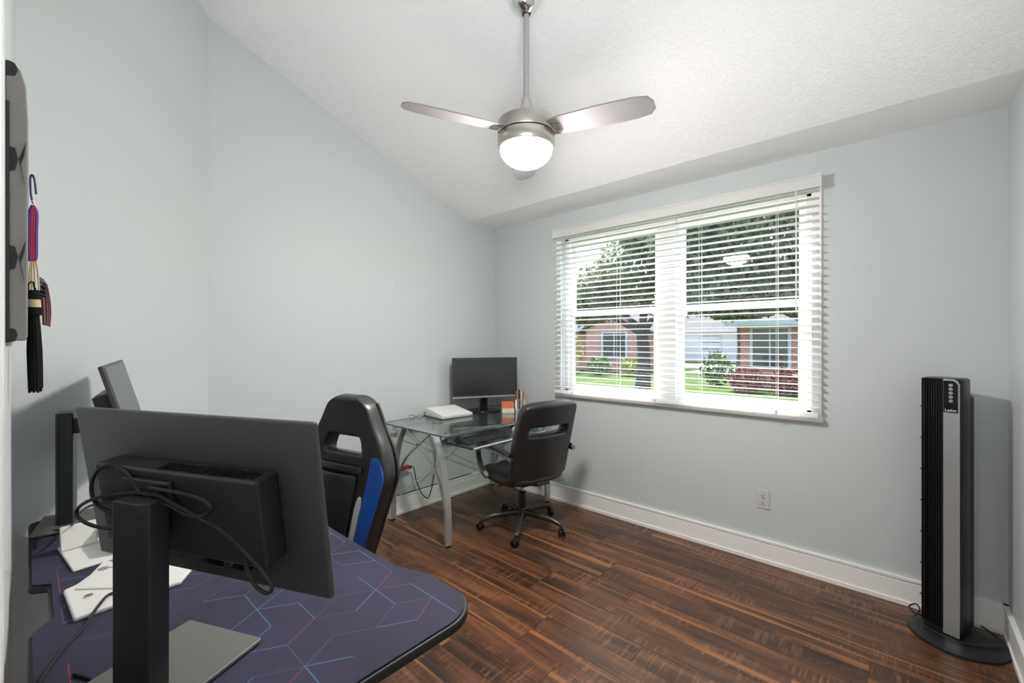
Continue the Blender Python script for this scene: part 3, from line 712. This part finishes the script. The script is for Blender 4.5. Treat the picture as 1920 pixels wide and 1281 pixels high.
# white plastic stand pieces on the mat
ws = thing('tablet_stand', 'white plastic tablet stand lying in pieces behind the monitor post', 'stand', (-1.62, .10, DZ + .0048), 0)
MB().raw([(x, y, z) for z in (0, .012) for x, y in ((.07, -.045), (.245, -.035), (.235, .16), (.17, .20), (.10, .165), (.03, .09), (-.06, .04), (.02, .005), (.055, -.02))], [tuple(range(9))[::-1], tuple(range(9, 18))] + [(i, (i + 1) % 9, 9 + (i + 1) % 9, 9 + i) for i in range(9)]).build('base_plate', M_white, ws, bevel=.004)
MB().lathe([(.012, .0118), (.012, .0126)], (.005, .033, 0), 20).build('pivot_hole', M_greyp, ws)
for i in range(3): MB().box((-.03 + i * .02 + .05, .055 + .012 * i, .0122), (.030, .004, .0008), (0, 0, R(38))).build('slot', M_greyp, ws)
MB().box((.13, .02, .0135), (.12, .012, .005), (0, 0, R(45))).build('ridge', M_white, ws, bevel=.002)
MB().cyl((.155, -.005, .0118), (.155, -.005, .0155), .008, seg=16).build('thumb_screw', M_chrome, ws, smooth=True)
up_ = thing('tablet_stand', 'white folded plastic holder standing by the base of the far monitor', 'stand', (-1.80, .115, DZ + .0048), R(6))
MB().raw([(x, y, z) for y, z in ((-.05, .0), (.05, .0)) for x in (-.10, .12)] + [(x, y, z) for y, z in ((-.05, .008), (.05, .008)) for x in (-.10, .12)], [(0, 2, 3, 1), (4, 5, 7, 6), (0, 1, 5, 4), (2, 6, 7, 3), (0, 4, 6, 2), (1, 3, 7, 5)]).build('foot_plate', M_white, up_, bevel=.003)
MB().box((-.06, -.01, .042), (.012, .08, .07), (0, R(-14), 0)).build('back_plate', M_white, up_, bevel=.003)
MB().box((.02, .035, .03), (.15, .008, .045), (R(8), 0, 0)).build('side_plate', M_white, up_, bevel=.003)

# ------------------------------------------------------------------ cables round the gaming monitors
TH = R(41.95); rv_ = (math.cos(TH), math.sin(TH)); fv_ = (-math.sin(TH), math.cos(TH))
def at(x, y, D):                # a measured point of the place: column, row and distance
    a = (x - 960) / 812 * D; return (fv_[0] * D + rv_[0] * a, fv_[1] * D + rv_[1] * a, 1.38 + (641 - y) / 812 * D)
def cable(label, pts, r):
    t = thing('cable', label, 'cable', (0, 0, 0), 0, 'cables behind the desk monitors')
    MB().tube(pts, r, seg=7).build('cord', M_rubber, t, smooth=True)
def ah(x, y, gap=.012):     # just behind the rear housing of the near monitor
    q = (x - 960) / 812; s_ = (-.453 - q) / (.789 + .242 * q); return at(x, y, .745 * (1 + .242 * s_) - .062 * (1 if x > 160 else .2) - gap)
cable('black cable looping above the monitor post on the left', [ah(285, 950), ah(262, 925), ah(240, 890), ah(212, 872), ah(185, 882, .02), ah(172, 908, .02), ah(176, 938, .02), ah(200, 958, .02), ah(240, 968), ah(290, 960)], .0034)
cable('thin black cable from the post to the far desk corner', [ah(290, 935), ah(225, 940, .02), at(185, 945, .85), at(158, 955, .98), at(142, 972, 1.15), at(128, 992, 1.38), (-2.08, .04, DZ + .012), (-2.02, .015, DZ + .009), (-1.95, .012, DZ + .009)], .0028)
cable('black cable sagging left of the post above the white stand', [ah(290, 985), ah(216, 992, .02), ah(170, 985, .02), at(144, 968, .86), at(150, 950, .86), ah(180, 935, .03), ah(240, 925, .018), ah(300, 930)], .0034)
cable('cable loop right of the post under the mount plate', [ah(280, 915, .02), ah(330, 924, .02), ah(375, 936), ah(395, 952), ah(382, 968), ah(350, 966), ah(320, 950), ah(290, 938)], .0032)
cable('long grey cable hanging diagonally across the monitor back', [ah(290, 925, .02), ah(325, 945), ah(372, 970), ah(420, 1000), ah(462, 1040), ah(498, 1080), ah(510, 1103), ah(500, 1113), ah(480, 1100), ah(464, 1072), ah(460, 1045)], .0032)
zc_ = DZ + .0048 + .003
cable('black cable lying diagonally over the purple mat beside the post', [(-1.36, .19, zc_ + .02), (-1.43, .135, zc_ + .014), (-1.385, .105, zc_ + .012), (-1.33, .078, zc_), (-1.27, .045, zc_), (-1.19, .015, zc_), (-1.13, .006, zc_), (-1.05, .012, zc_)], .0032)
cable('short black cable curling at the foot of the post', [(-1.16, .055, zc_), (-1.12, .075, zc_), (-1.08, .085, zc_), (-1.06, .06, zc_), (-1.07, .02, zc_)], .003)

# ------------------------------------------------------------------ gaming chair
gc = thing('gaming_chair', 'black racing style gaming chair with blue side bolster behind the desk', 'chair', (-1.70, .70, 0), R(12))
starbase(gc, [20, 92, 164, 236, 308], .30, M_basep)
MB().lathe([(.027, .15), (.027, .27), (.015, .275), (.015, .40)], seg=18).build('gas_lift', M_black, gc, smooth=True)
MB().b2(-.11, .11, -.11, .13, .38, .42).build('tilt_mechanism', M_black, gc, bevel=.01)
sv, sf = cushion(lambda u, v: (lambda p: (p[0], p[1] - .10, p[2] + .045))(seat_top(u, v)), lambda u, v: (lambda p: (p[0], p[1] - .10, p[2] + .045))(seat_bot(u, v)), 14, 14)
MB().raw(sv, sf).build('seat', M_leather2, gc, sub=1)
# outline half widths of the back by height
HW = [(.50, .175), (.58, .20), (.68, .225), (.78, .255), (.845, .27), (.90, .258), (.96, .225), (1.02, .178), (1.08, .145), (1.12, .122), (1.145, .095), (1.155, .05)]
def hw(z):
    for (a, p_), (b_, q) in zip(HW[:-1], HW[1:]):
        if a <= z <= b_: return p_ + (q - p_) * (z - a) / (b_ - a)
    return HW[0][1] if z < .5 else HW[-1][1]
def yb(z): return .155 + .10 * (z - .5) / .66 + (.03 * max(0, (z - .9) / .26) ** 2) * -1
def zz_(v): return .50 + .655 * v
def gbk(u, v):
    z = zz_(v); x = (2 * u - 1) * hw(z); e = abs(2 * u - 1)
    return (x, yb(z) - .012 * e ** 3 * min(1, max(0, (1.10 - z) / .2)), z)
hole = lambda i, j: 5 <= i <= 13 and 14 <= j <= 15 
sv, sf = grid(gbk, 20, 22, hole)
gb = MB().raw(sv, sf).build('backrest', M_leather2, gc, sub=2); solid(gb, .075, 0)
# lumbar cushion and coloured panels, raised on the front
def front(u, v, lift): 
    p_ = gbk(u, v); return (p_[0], p_[1] - .0375 - lift, p_[2])
sv, sf = grid(lambda u, v: front(.20 + .50 * u, .02 + .50 * v, .012 + .018 * math.sin(PI * u)), 10, 12)
q = MB().raw(sv, sf).build('lumbar_cushion', M_leather2, gc, sub=1); solid(q, .012, 1)
sv, sf = grid(lambda u, v: front(.25 + .50 * u, .53 + .045 * v, .014 + .01 * math.sin(PI * u)), 10, 3)
q = MB().raw(sv, sf).build('cushion_top_band', M_leather2, gc, sub=1); solid(q, .012, 1)
for s_ in (0, 1):
    def sidep(u0, u1, v0, v1, lift):
        def fn(u, v):
            vv = v0 + (v1 - v0) * v
            a = u0 + (u1 - u0) * u
            taper = 1 - .55 * max(0, (v - .8) / .2) ** 2
            mid = (u0 + u1) / 2; a = mid + (a - mid) * taper
            return front(a if s_ else 1 - a, vv, lift)
        return grid(fn, 4, 14)
    sv, sf = sidep(.80, .985, .03, .64, .004); q = MB().raw(sv, sf).build('blue_bolster', M_blue, gc, sub=1); solid(q, .008, 1)
    sv, sf = sidep(.725, .80, .02, .40, .004); q = MB().raw(sv, sf).build('white_panel', M_whitepu, gc, sub=1); solid(q, .006, 1)
for s_ in (-1, 1):
    MB().tube([(s_ * (hw(z) + .001), gbk(1 if s_ > 0 else 0, (z - .5) / .655)[1] + .026, z) for z in (.52, .62, .72, .8, .845, .9, .96, 1.02, 1.08, 1.12)], .006, seg=6, smooth=3).build('side_piping', M_leather2, gc, smooth=True)

# ------------------------------------------------------------------ padded panel and keepsakes on the back wall
wp = thing('fabric_wall_panel', 'grey padded fabric panel with dark pattern on the wall at left', 'wall panel', (0, YB, 0))
PX1, PX0, PZ0, PZ1 = -1.44, -1.95, 1.382, 1.992
sv = []
prf = [(0, PZ0), (.026, PZ0), (.032, PZ0 + .01), (.033, PZ1 - .12), (.030, PZ1 - .05), (.022, PZ1 - .015), (.010, PZ1), (0, PZ1)]
m = MB().raw([(x, y, z) for x in (PX0, PX1) for y, z in prf], [tuple(range(8)), tuple(range(15, 7, -1))] + [(i, (i + 1) % 8, 8 + (i + 1) % 8, 8 + i) for i in range(8)])
m.build('padding', M_fabric, wp, bevel=.003)
MB().b2(PX0, PX1 + .002, 0, .006, PZ0 - .002, PZ1 - .09).build('backing_board', M_black, wp)
for zc in (1.78, 1.565, 1.395, 1.975):
    h_ = .032 if zc in (1.78, 1.565) else .018
    MB().raw([(PX1 + .0012, y, z) for y, z in ((.001, zc - h_), (.014, zc - h_ * .8), (.018, zc), (.014, zc + h_ * .7), (.001, zc + h_ * .8))] + [(PX1 - .001, y, z) for y, z in ((.001, zc - h_), (.014, zc - h_ * .8), (.018, zc), (.014, zc + h_ * .7), (.001, zc + h_ * .8))],
             [(0, 1, 2, 3, 4), (9, 8, 7, 6, 5)] + [(i, (i + 1) % 5, 5 + (i + 1) % 5, 5 + i) for i in range(5)]).build('dark_pattern_patch', M_fabricd, wp)
    if h_ > .02:
        MB().raw([(PX1 + .0012, y, z) for y, z in ((.019, zc), (.030, zc + .04), (.027, zc + .01), (.022, zc - .012), (.028, zc - .055))] + [(PX1 - .001, y, z) for y, z in ((.019, zc), (.030, zc + .04), (.027, zc + .01), (.022, zc - .012), (.028, zc - .055))],
             [(0, 1, 2, 3), (3, 4, 0), (8, 7, 6, 5), (5, 9, 8)] + [(i, (i + 1) % 5, 5 + (i + 1) % 5, 5 + i) for i in range(5)]).build('dark_pattern_wedge', M_fabricd, wp)
MX = -1.62
def yz(x, y, X=MX):          # point of the hanging keepsakes at wall distance X
    a = (x - 960) / 812; dxx = fv_[0] + a * rv_[0]; dyy = fv_[1] + a * rv_[1]; tt = X / dxx
    return (X, dyy * tt, 1.38 + (641 - y) / 812 * tt)
kr = thing('carabiner', 'dark blue carabiner hook hanging beside the grey wall panel', 'hook', (0, 0, 0))
M_navy = mat('navy_metal', (.03, .035, .09), .3, metal=.5)
MB().tube([yz(62, 382), yz(58, 365), yz(57, 335), yz(61, 329), yz(65, 340), yz(68, 365)], .0024, seg=6).build('clip', M_navy, kr, smooth=True)
MB().tube([yz(61, 376), yz(64, 384), yz(66, 392)], .003, seg=6).build('ring', M_chrome, kr, smooth=True)
hc = thing('honor_cord', 'red and purple braided cord hanging under the carabiner', 'cord', (0, 0, 0))
for i, (dx_, m_) in enumerate(((-5, M_purple), (-1, M_redcloth), (3, M_redcloth), (7, M_purple))):
    MB().tube([yz(62, 386), yz(61 + dx_, 402), yz(60 + dx_, 440), yz(60 + dx_, 478), yz(60 + dx_ * .6, 490)], .0042, seg=7).build('strand', m_, hc, smooth=True)
MB().tube([yz(61, 425), yz(62, 455), yz(61, 482)], .0032, seg=7).build('orange_strand', M_orange, hc, smooth=True)
for dx_ in (-4, 0, 5, 11):
    MB().tube([yz(61 + dx_ * .5, 486), yz(60 + dx_, 510), yz(60 + dx_ * 1.2, 545)], .0022, seg=6).build('gold_tail', M_gold, hc, smooth=True)
ts = thing('tassel', 'long black graduation tassel hanging below the grey wall panel', 'tassel', (0, 0, 0))
MB().tube([yz(60, 560), yz(54, 545), yz(55, 532), yz(62, 530), yz(66, 545), yz(68, 575)], .0025, seg=6).build('loop', M_tassel, ts, smooth=True)
MB().cyl(yz(61, 545), yz(62, 562), .013, .014, seg=14).build('knot', M_tassel, ts, smooth=True)
MB().cyl(yz(62, 562), yz(62, 577), .0125, seg=14).build('gold_band', M_gold, ts, smooth=True)
MB().cyl(yz(62, 577), yz(63, 592), .0165, .015, seg=14).build('cap', M_tassel, ts, smooth=True)
rt = random.Random(5); mm = MB()
cA = Vector(yz(63, 585)); cB = Vector(yz(67, 728))
for i in range(46):
    a = rt.uniform(0, 2 * PI); r1 = .008 * math.sqrt(rt.random()); r2 = r1 * 1.3 + .001
    dv = Vector((math.cos(a), math.sin(a), 0)); mm.tube([cA + dv * r1, (cA + cB) / 2 + dv * r2 * 1.05, cB + dv * r2 + Vector((0, 0, rt.uniform(-.012, .006)))], .0024, seg=5, smooth=2)
tag(mm.build('fringe', M_tassel, ts, smooth=True), kind='stuff')
fg = thing('small_flag', 'small striped flag with dark canton hanging behind the tassel', 'flag', (0, 0, 0))
FX_ = -1.70
def fpt(u, v):               # u along stripes (downwards), v across
    x = 74 + 6 * u + (16 + 4 * math.sin(PI * u)) * v + 2 * math.sin(4 * v); y = 520 + 90 * u + 14 * v - 10 * u * v
    p_ = yz(x, y, FX_ - .02 * math.sin(3 * v + 2 * u)); return p_
for i in range(7):
    u0 = .40 if i < 3 else 0
    sv, sf = grid(lambda u, v: fpt(u0 + (1 - u0) * u, (i + v) / 7), 8, 2)
    q = MB().raw(sv, sf).build('stripe', M_flagr if i % 2 == 0 else M_flagw, fg, smooth=True); solid(q, .001)
sv, sf = grid(lambda u, v: fpt(.40 * u, v * 3 / 7), 6, 4); q = MB().raw(sv, sf).build('canton', M_flagb, fg, smooth=True); solid(q, .0012)
for i in range(4):
    for j in range(3):
        c = Vector(fpt(.05 + .1 * i, (.4 + j) / 7)); MB().box(c + Vector((.0012, .0008, 0)), (.0016, .0022, .0022)).build('star', M_flagw, fg)

# ------------------------------------------------------------------ outdoors
GZO = -.35
M_grass = mat('lawn_grass', (.16, .30, .04), .9, spec=.1); noisecol(M_grass, .9, (.034, .070, .007), (.058, .10, .014), .35, .65, 6)
M_conc = mat('concrete', (.55, .54, .51), .85); M_roof = mat('roof_shingle', (.06, .06, .065), .85)
M_brick = mat('red_brick', (.42, .16, .11), .85)
n, l, b = N(M_brick); t = n.new('ShaderNodeTexCoord'); bt = n.new('ShaderNodeTexBrick'); bt.inputs['Scale'].default_value = 3.0
bt.inputs['Color1'].default_value = (.62, .25, .18, 1); bt.inputs['Color2'].default_value = (.52, .20, .14, 1); bt.inputs['Mortar'].default_value = (.6, .48, .42, 1)
sx_ = n.new('ShaderNodeSeparateXYZ'); cx_ = n.new('ShaderNodeCombineXYZ'); l.new(t.outputs['Object'], sx_.inputs[0]); l.new(sx_.outputs[0], cx_.inputs[0]); l.new(sx_.outputs[2], cx_.inputs[1]); l.new(cx_.outputs[0], bt.inputs['Vector']); l.new(bt.outputs[0], b.inputs['Base Color'])
M_siding = mat('white_siding', (.62, .62, .60), .7)
M_leaf = mat('oak_leaf', (.07, .11, .03), .6); n, l, b = N(M_leaf)
gi = n.new('ShaderNodeNewGeometry'); rp = n.new('ShaderNodeValToRGB'); rp.color_ramp.elements[0].color = (.085, .10, .06, 1); rp.color_ramp.elements[1].color = (.26, .29, .17, 1)
l.new(gi.outputs['Random Per Island'], rp.inputs[0]); l.new(rp.outputs[0], b.inputs['Base Color'])
tl = n.new('ShaderNodeBsdfTranslucent'); mx = n.new('ShaderNodeMixShader'); mx.inputs[0].default_value = .45; l.new(rp.outputs[0], tl.inputs[0])
l.new(b.outputs[0], mx.inputs[1]); l.new(tl.outputs[0], mx.inputs[2]); l.new(mx.outputs[0], n['Material Output'].inputs['Surface'])
M_bark = mat('bark', (.07, .055, .045), .9, bump=(12, .6, .03))
M_shrub = mat('shrub_green', (.10, .17, .04), .7); M_shrubr = mat('shrub_red', (.22, .06, .05), .7); M_shruby = mat('shrub_yellow', (.30, .30, .06), .7)
struct(MB().b2(-45, 30, YF + T, 70, GZO - .2, GZO).build('lawn', M_grass))
struct(MB().b2(-30, 20, 29.0, 34.0, GZO, GZO + .015).b2(-9.0, -5.6, 24.0, 29.0, GZO, GZO + .02).build('road', M_conc))
def house(name, label, loc, rz, wd_, dp, h, garage):
    t = thing(name, label, 'house', loc, rz)
    wl_ = MB().b2(-wd_ / 2, wd_ / 2, 0, dp, 0, h).build('wall', M_brick, t)
    ov = .45; rh_ = dp * .30
    m = MB().raw([(-wd_ / 2 - ov, -ov, h), (wd_ / 2 + ov, -ov, h), (wd_ / 2 + ov, dp + ov, h), (-wd_ / 2 - ov, dp + ov, h), (-wd_ / 2 + dp * .3, dp / 2, h + rh_), (wd_ / 2 - dp * .3, dp / 2, h + rh_)],
                 [(3, 2, 1, 0), (0, 1, 5, 4), (2, 3, 4, 5), (1, 2, 5), (3, 0, 4)])
    rf = m.build('roof', M_roof, t)
    MB().b2(-wd_ / 2 - ov, wd_ / 2 + ov, -ov - .04, -ov, h - .18, h + .02).build('fascia', M_siding, rf)
    # entrance gable
    gx = wd_ * .18
    MB().raw([(gx - 1.6, -.9, 0), (gx + 1.6, -.9, 0), (gx + 1.6, -.9, h - .1), (gx, -.9, h + 1.0), (gx - 1.6, -.9, h - .1), (gx - 1.6, 0, 0), (gx + 1.6, 0, 0), (gx + 1.6, 0, h - .1), (gx, 0, h + 1.0), (gx - 1.6, 0, h - .1)],
             [(0, 1, 2, 3, 4), (9, 8, 7, 6, 5), (0, 5, 6, 1), (1, 6, 7, 2), (4, 9, 5, 0)]).build('gable_wall', M_brick, t)
    MB().raw([(gx - 2.0, -1.2, h - .3), (gx, -1.2, h + 1.12), (gx + 2.0, -1.2, h - .3), (gx - 2.0, 1.8, h - .3), (gx, 1.8, h + 1.12), (gx + 2.0, 1.8, h - .3), (gx - 2.0, -1.2, h - .15), (gx, -1.2, h + 1.27), (gx + 2.0, -1.2, h - .15), (gx - 2.0, 1.8, h - .15), (gx, 1.8, h + 1.27), (gx + 2.0, 1.8, h - .15)],
             [(0, 1, 4, 3), (1, 2, 5, 4), (6, 9, 10, 7), (7, 10, 11, 8), (0, 6, 7, 1), (1, 7, 8, 2), (3, 4, 10, 9), (4, 5, 11, 10), (0, 3, 9, 6), (2, 8, 11, 5)]).build('gable_roof', M_roof, t)
    for x, z0, ww, hh, yy in ((gx, .8, 1.3, 1.4, -.92), (-wd_ * .18, .8, 1.5, 1.4, -.02), (-wd_ * .38, .8, 1.2, 1.4, -.02)):
        wf = MB().b2(x - ww / 2 - .08, x + ww / 2 + .08, yy - .03, yy, z0 - .08, z0 + hh + .08).build('window', M_siding, t)
        for a in (0, 1): MB().b2(x - ww / 2 + a * ww / 2 + .03, x + a * ww / 2 - .03, yy - .045, yy - .03, z0, z0 + hh).build('pane', M_screen, wf)
    if garage:
        g = MB().b2(-wd_ * .42, -wd_ * .12, -.06, -.01, 0, 2.2).build('garage_door', M_siding, t)
        for i in range(4): MB().b2(-wd_ * .415, -wd_ * .125, -.075, -.06, .05 + i * .54, .54 + i * .54).build('panel', M_siding, g)
    return t
house('brick_house', 'red brick house with dark roof seen through the left window', (-14.2, 22.6, GZO), R(28), 9, 8, 2.5, False)
house('brick_house', 'red brick house with dark roof seen through the right window', (-.4, 18.3, GZO), R(-2), 8.5, 7, 2.5, False)
house('white_house', 'pale house with garage far across the lawn between the brick houses', (-9.5, 38, GZO), R(0), 13, 8, 2.7, True)
for o in bpy.data.objects:
    if o.parent and o.parent.name.startswith('white_house') and o.name.split('.')[0] in ('wall', 'gable_wall'): o.data.materials[0] = M_siding

def leaves(mb, c, rad, nleaf, rng, size):
    for _ in range(nleaf):
        while True:
            p_ = Vector((rng.uniform(-1, 1), rng.uniform(-1, 1), rng.uniform(-1, 1)))
            if .30 < p_.length < 1: break
        p_ = Vector(c) + Vector((p_.x * rad[0], p_.y * rad[1], p_.z * rad[2]))
        M = Euler((rng.uniform(0, 6.3), rng.uniform(0, 6.3), rng.uniform(0, 6.3))).to_matrix(); s_ = size * rng.uniform(.6, 1.3)
        mb.raw([p_ + M @ Vector(q) * s_ for q in ((-1, 0, 0), (0, -.5, .1), (1, 0, 0), (0, .5, .1))], [(0, 1, 2, 3)])
def tree(label, loc, th, blobs, nleaf, seed, tr=.22, ls=.105):
    rng = random.Random(seed); t = thing('oak_tree', label, 'tree', loc, 0, 'trees outside the window')
    m = MB().tube([(0, 0, 0), (.05, .03, th * .5), (-.03, .05, th)], [tr * 1.25, tr, tr * .85], seg=10)
    for c, rad in blobs:
        c = Vector(c); m.tube([(-.03, .05, th - .1), Vector((c.x * .45, c.y * .45, th + (c.z - th) * .45)), c], [tr * .6, tr * .35, tr * .1], seg=6)
    m.build('trunk', M_bark, t, smooth=True)
    lf = MB()
    for c, rad in blobs: leaves(lf, c, rad, nleaf, rng, ls)
    f = bpy.data.meshes.new('foliage'); f.from_pydata(lf.v, [], lf.f); f.materials.append(M_leaf)
    o = bpy.data.objects.new('foliage', f); COL.objects.link(o); o.parent = t; o['kind'] = 'stuff'
tree('broad oak on the lawn with its trunk in the left window', (-6.45, 13.7, GZO), 2.1, [((0, 0, 4.0), (1.7, 1.6, 1.4)), ((-1.6, .2, 3.5), (1.5, 1.4, 1.1)), ((1.3, .3, 3.7), (1.5, 1.3, 1.2)), ((.6, -.3, 5.3), (1.2, 1.2, 1.0)), ((-2.6, .5, 3.1), (1.1, 1.0, .8))], 2700, 1)
tree('large oak filling the right window with its trunk at the edge', (-1.15, 10.5, GZO), 2.1, [((x * .8, y * .8, 1.73 + (z - 1.73) * .8), (a * .8, b_ * .8, c * .8)) for (x, y, z), (a, b_, c) in (((-.6, 0, 4.2), (2.0, 1.8, 1.6)), ((-2.4, .3, 3.9), (1.8, 1.6, 1.4)), ((-1.4, -.2, 5.8), (1.9, 1.7, 1.3)), ((.9, .3, 4.3), (1.7, 1.6, 1.5)), ((.1, 0, 6.3), (1.6, 1.5, 1.2)), ((-3.3, .2, 5.0), (1.3, 1.3, 1.1)), ((-1.8, -.4, 2.9), (1.3, 1.1, .6)), ((.2, -.3, 2.9), (1.4, 1.1, .6)))], 2900, 2, .18, .085)
tree('distant tree behind the red brick house on the left', (-23, 36, GZO), 2.5, [((0, 0, 5.2), (3.4, 3, 2.4)), ((3.5, 1, 4.6), (2.8, 2.4, 2.0)), ((-3.4, 0, 4.6), (2.8, 2.4, 2.0))], 3000, 3, .3)
tree('distant tree behind the lawn in the middle of the view', (-7.5, 30, GZO), 2.5, [((0, 0, 5.4), (2.8, 2.6, 2.2)), ((2.6, 0, 4.8), (2.4, 2.2, 1.9)), ((-2.5, .5, 6.5), (2.5, 2.3, 2.0)), ((5, .5, 6.2), (2.8, 2.6, 2.4))], 3000, 4, .3)
def shrub(label, loc, rad, m, seed, nl=420):
    rng = random.Random(seed); t = thing('shrub', label, 'shrub', loc, 0, 'shrubs outside the window')
    lf = MB(); leaves(lf, (0, 0, rad[2] * .9), rad, nl, rng, .10)
    f = bpy.data.meshes.new('foliage'); f.from_pydata(lf.v, [], lf.f); f.materials.append(m); o = bpy.data.objects.new('foliage', f); COL.objects.link(o); o.parent = t; o['kind'] = 'stuff'
    MB().tube([(0, 0, 0), (.02, 0, rad[2])], .03, seg=6, smooth=1).build('stem', M_bark, t)
for i, (x, y, r_, m_, lb) in enumerate(((-3.95, 16.4, (.6, .5, .45), M_shrubr, 'red leafed shrub leftmost in front of the right brick house'), (-2.72, 16.5, (.6, .5, .45), M_shrubr, 'red leafed shrub at the corner of the right brick house'),
        (-1.55, 16.5, (.5, .5, .4), M_shruby, 'yellow green shrub before the right brick house'), (-.4, 16.5, (.6, .5, .42), M_shrubr, 'red leafed shrub nearest the trunk of the large oak'),
        (-5.4, 18.0, (.6, .5, .7), M_shrub, 'taller green shrub behind the red leafed shrubs'), (-11.4, 19.3, (.7, .5, .5), M_shrub, 'green shrub before the left brick house near its gable'),
        (-9.9, 19.9, (.7, .5, .5), M_shruby, 'yellowish shrub before the left brick house'), (-8.3, 20.4, (.8, .5, .5), M_shrub, 'green shrub at the right end of the left brick house'), (-13.4, 19.6, (.8, .7, 1.2), M_shruby, 'tall yellow green shrub at far left of the window view'))):
    shrub(lb, (x, y, GZO), r_, m_, 20 + i)
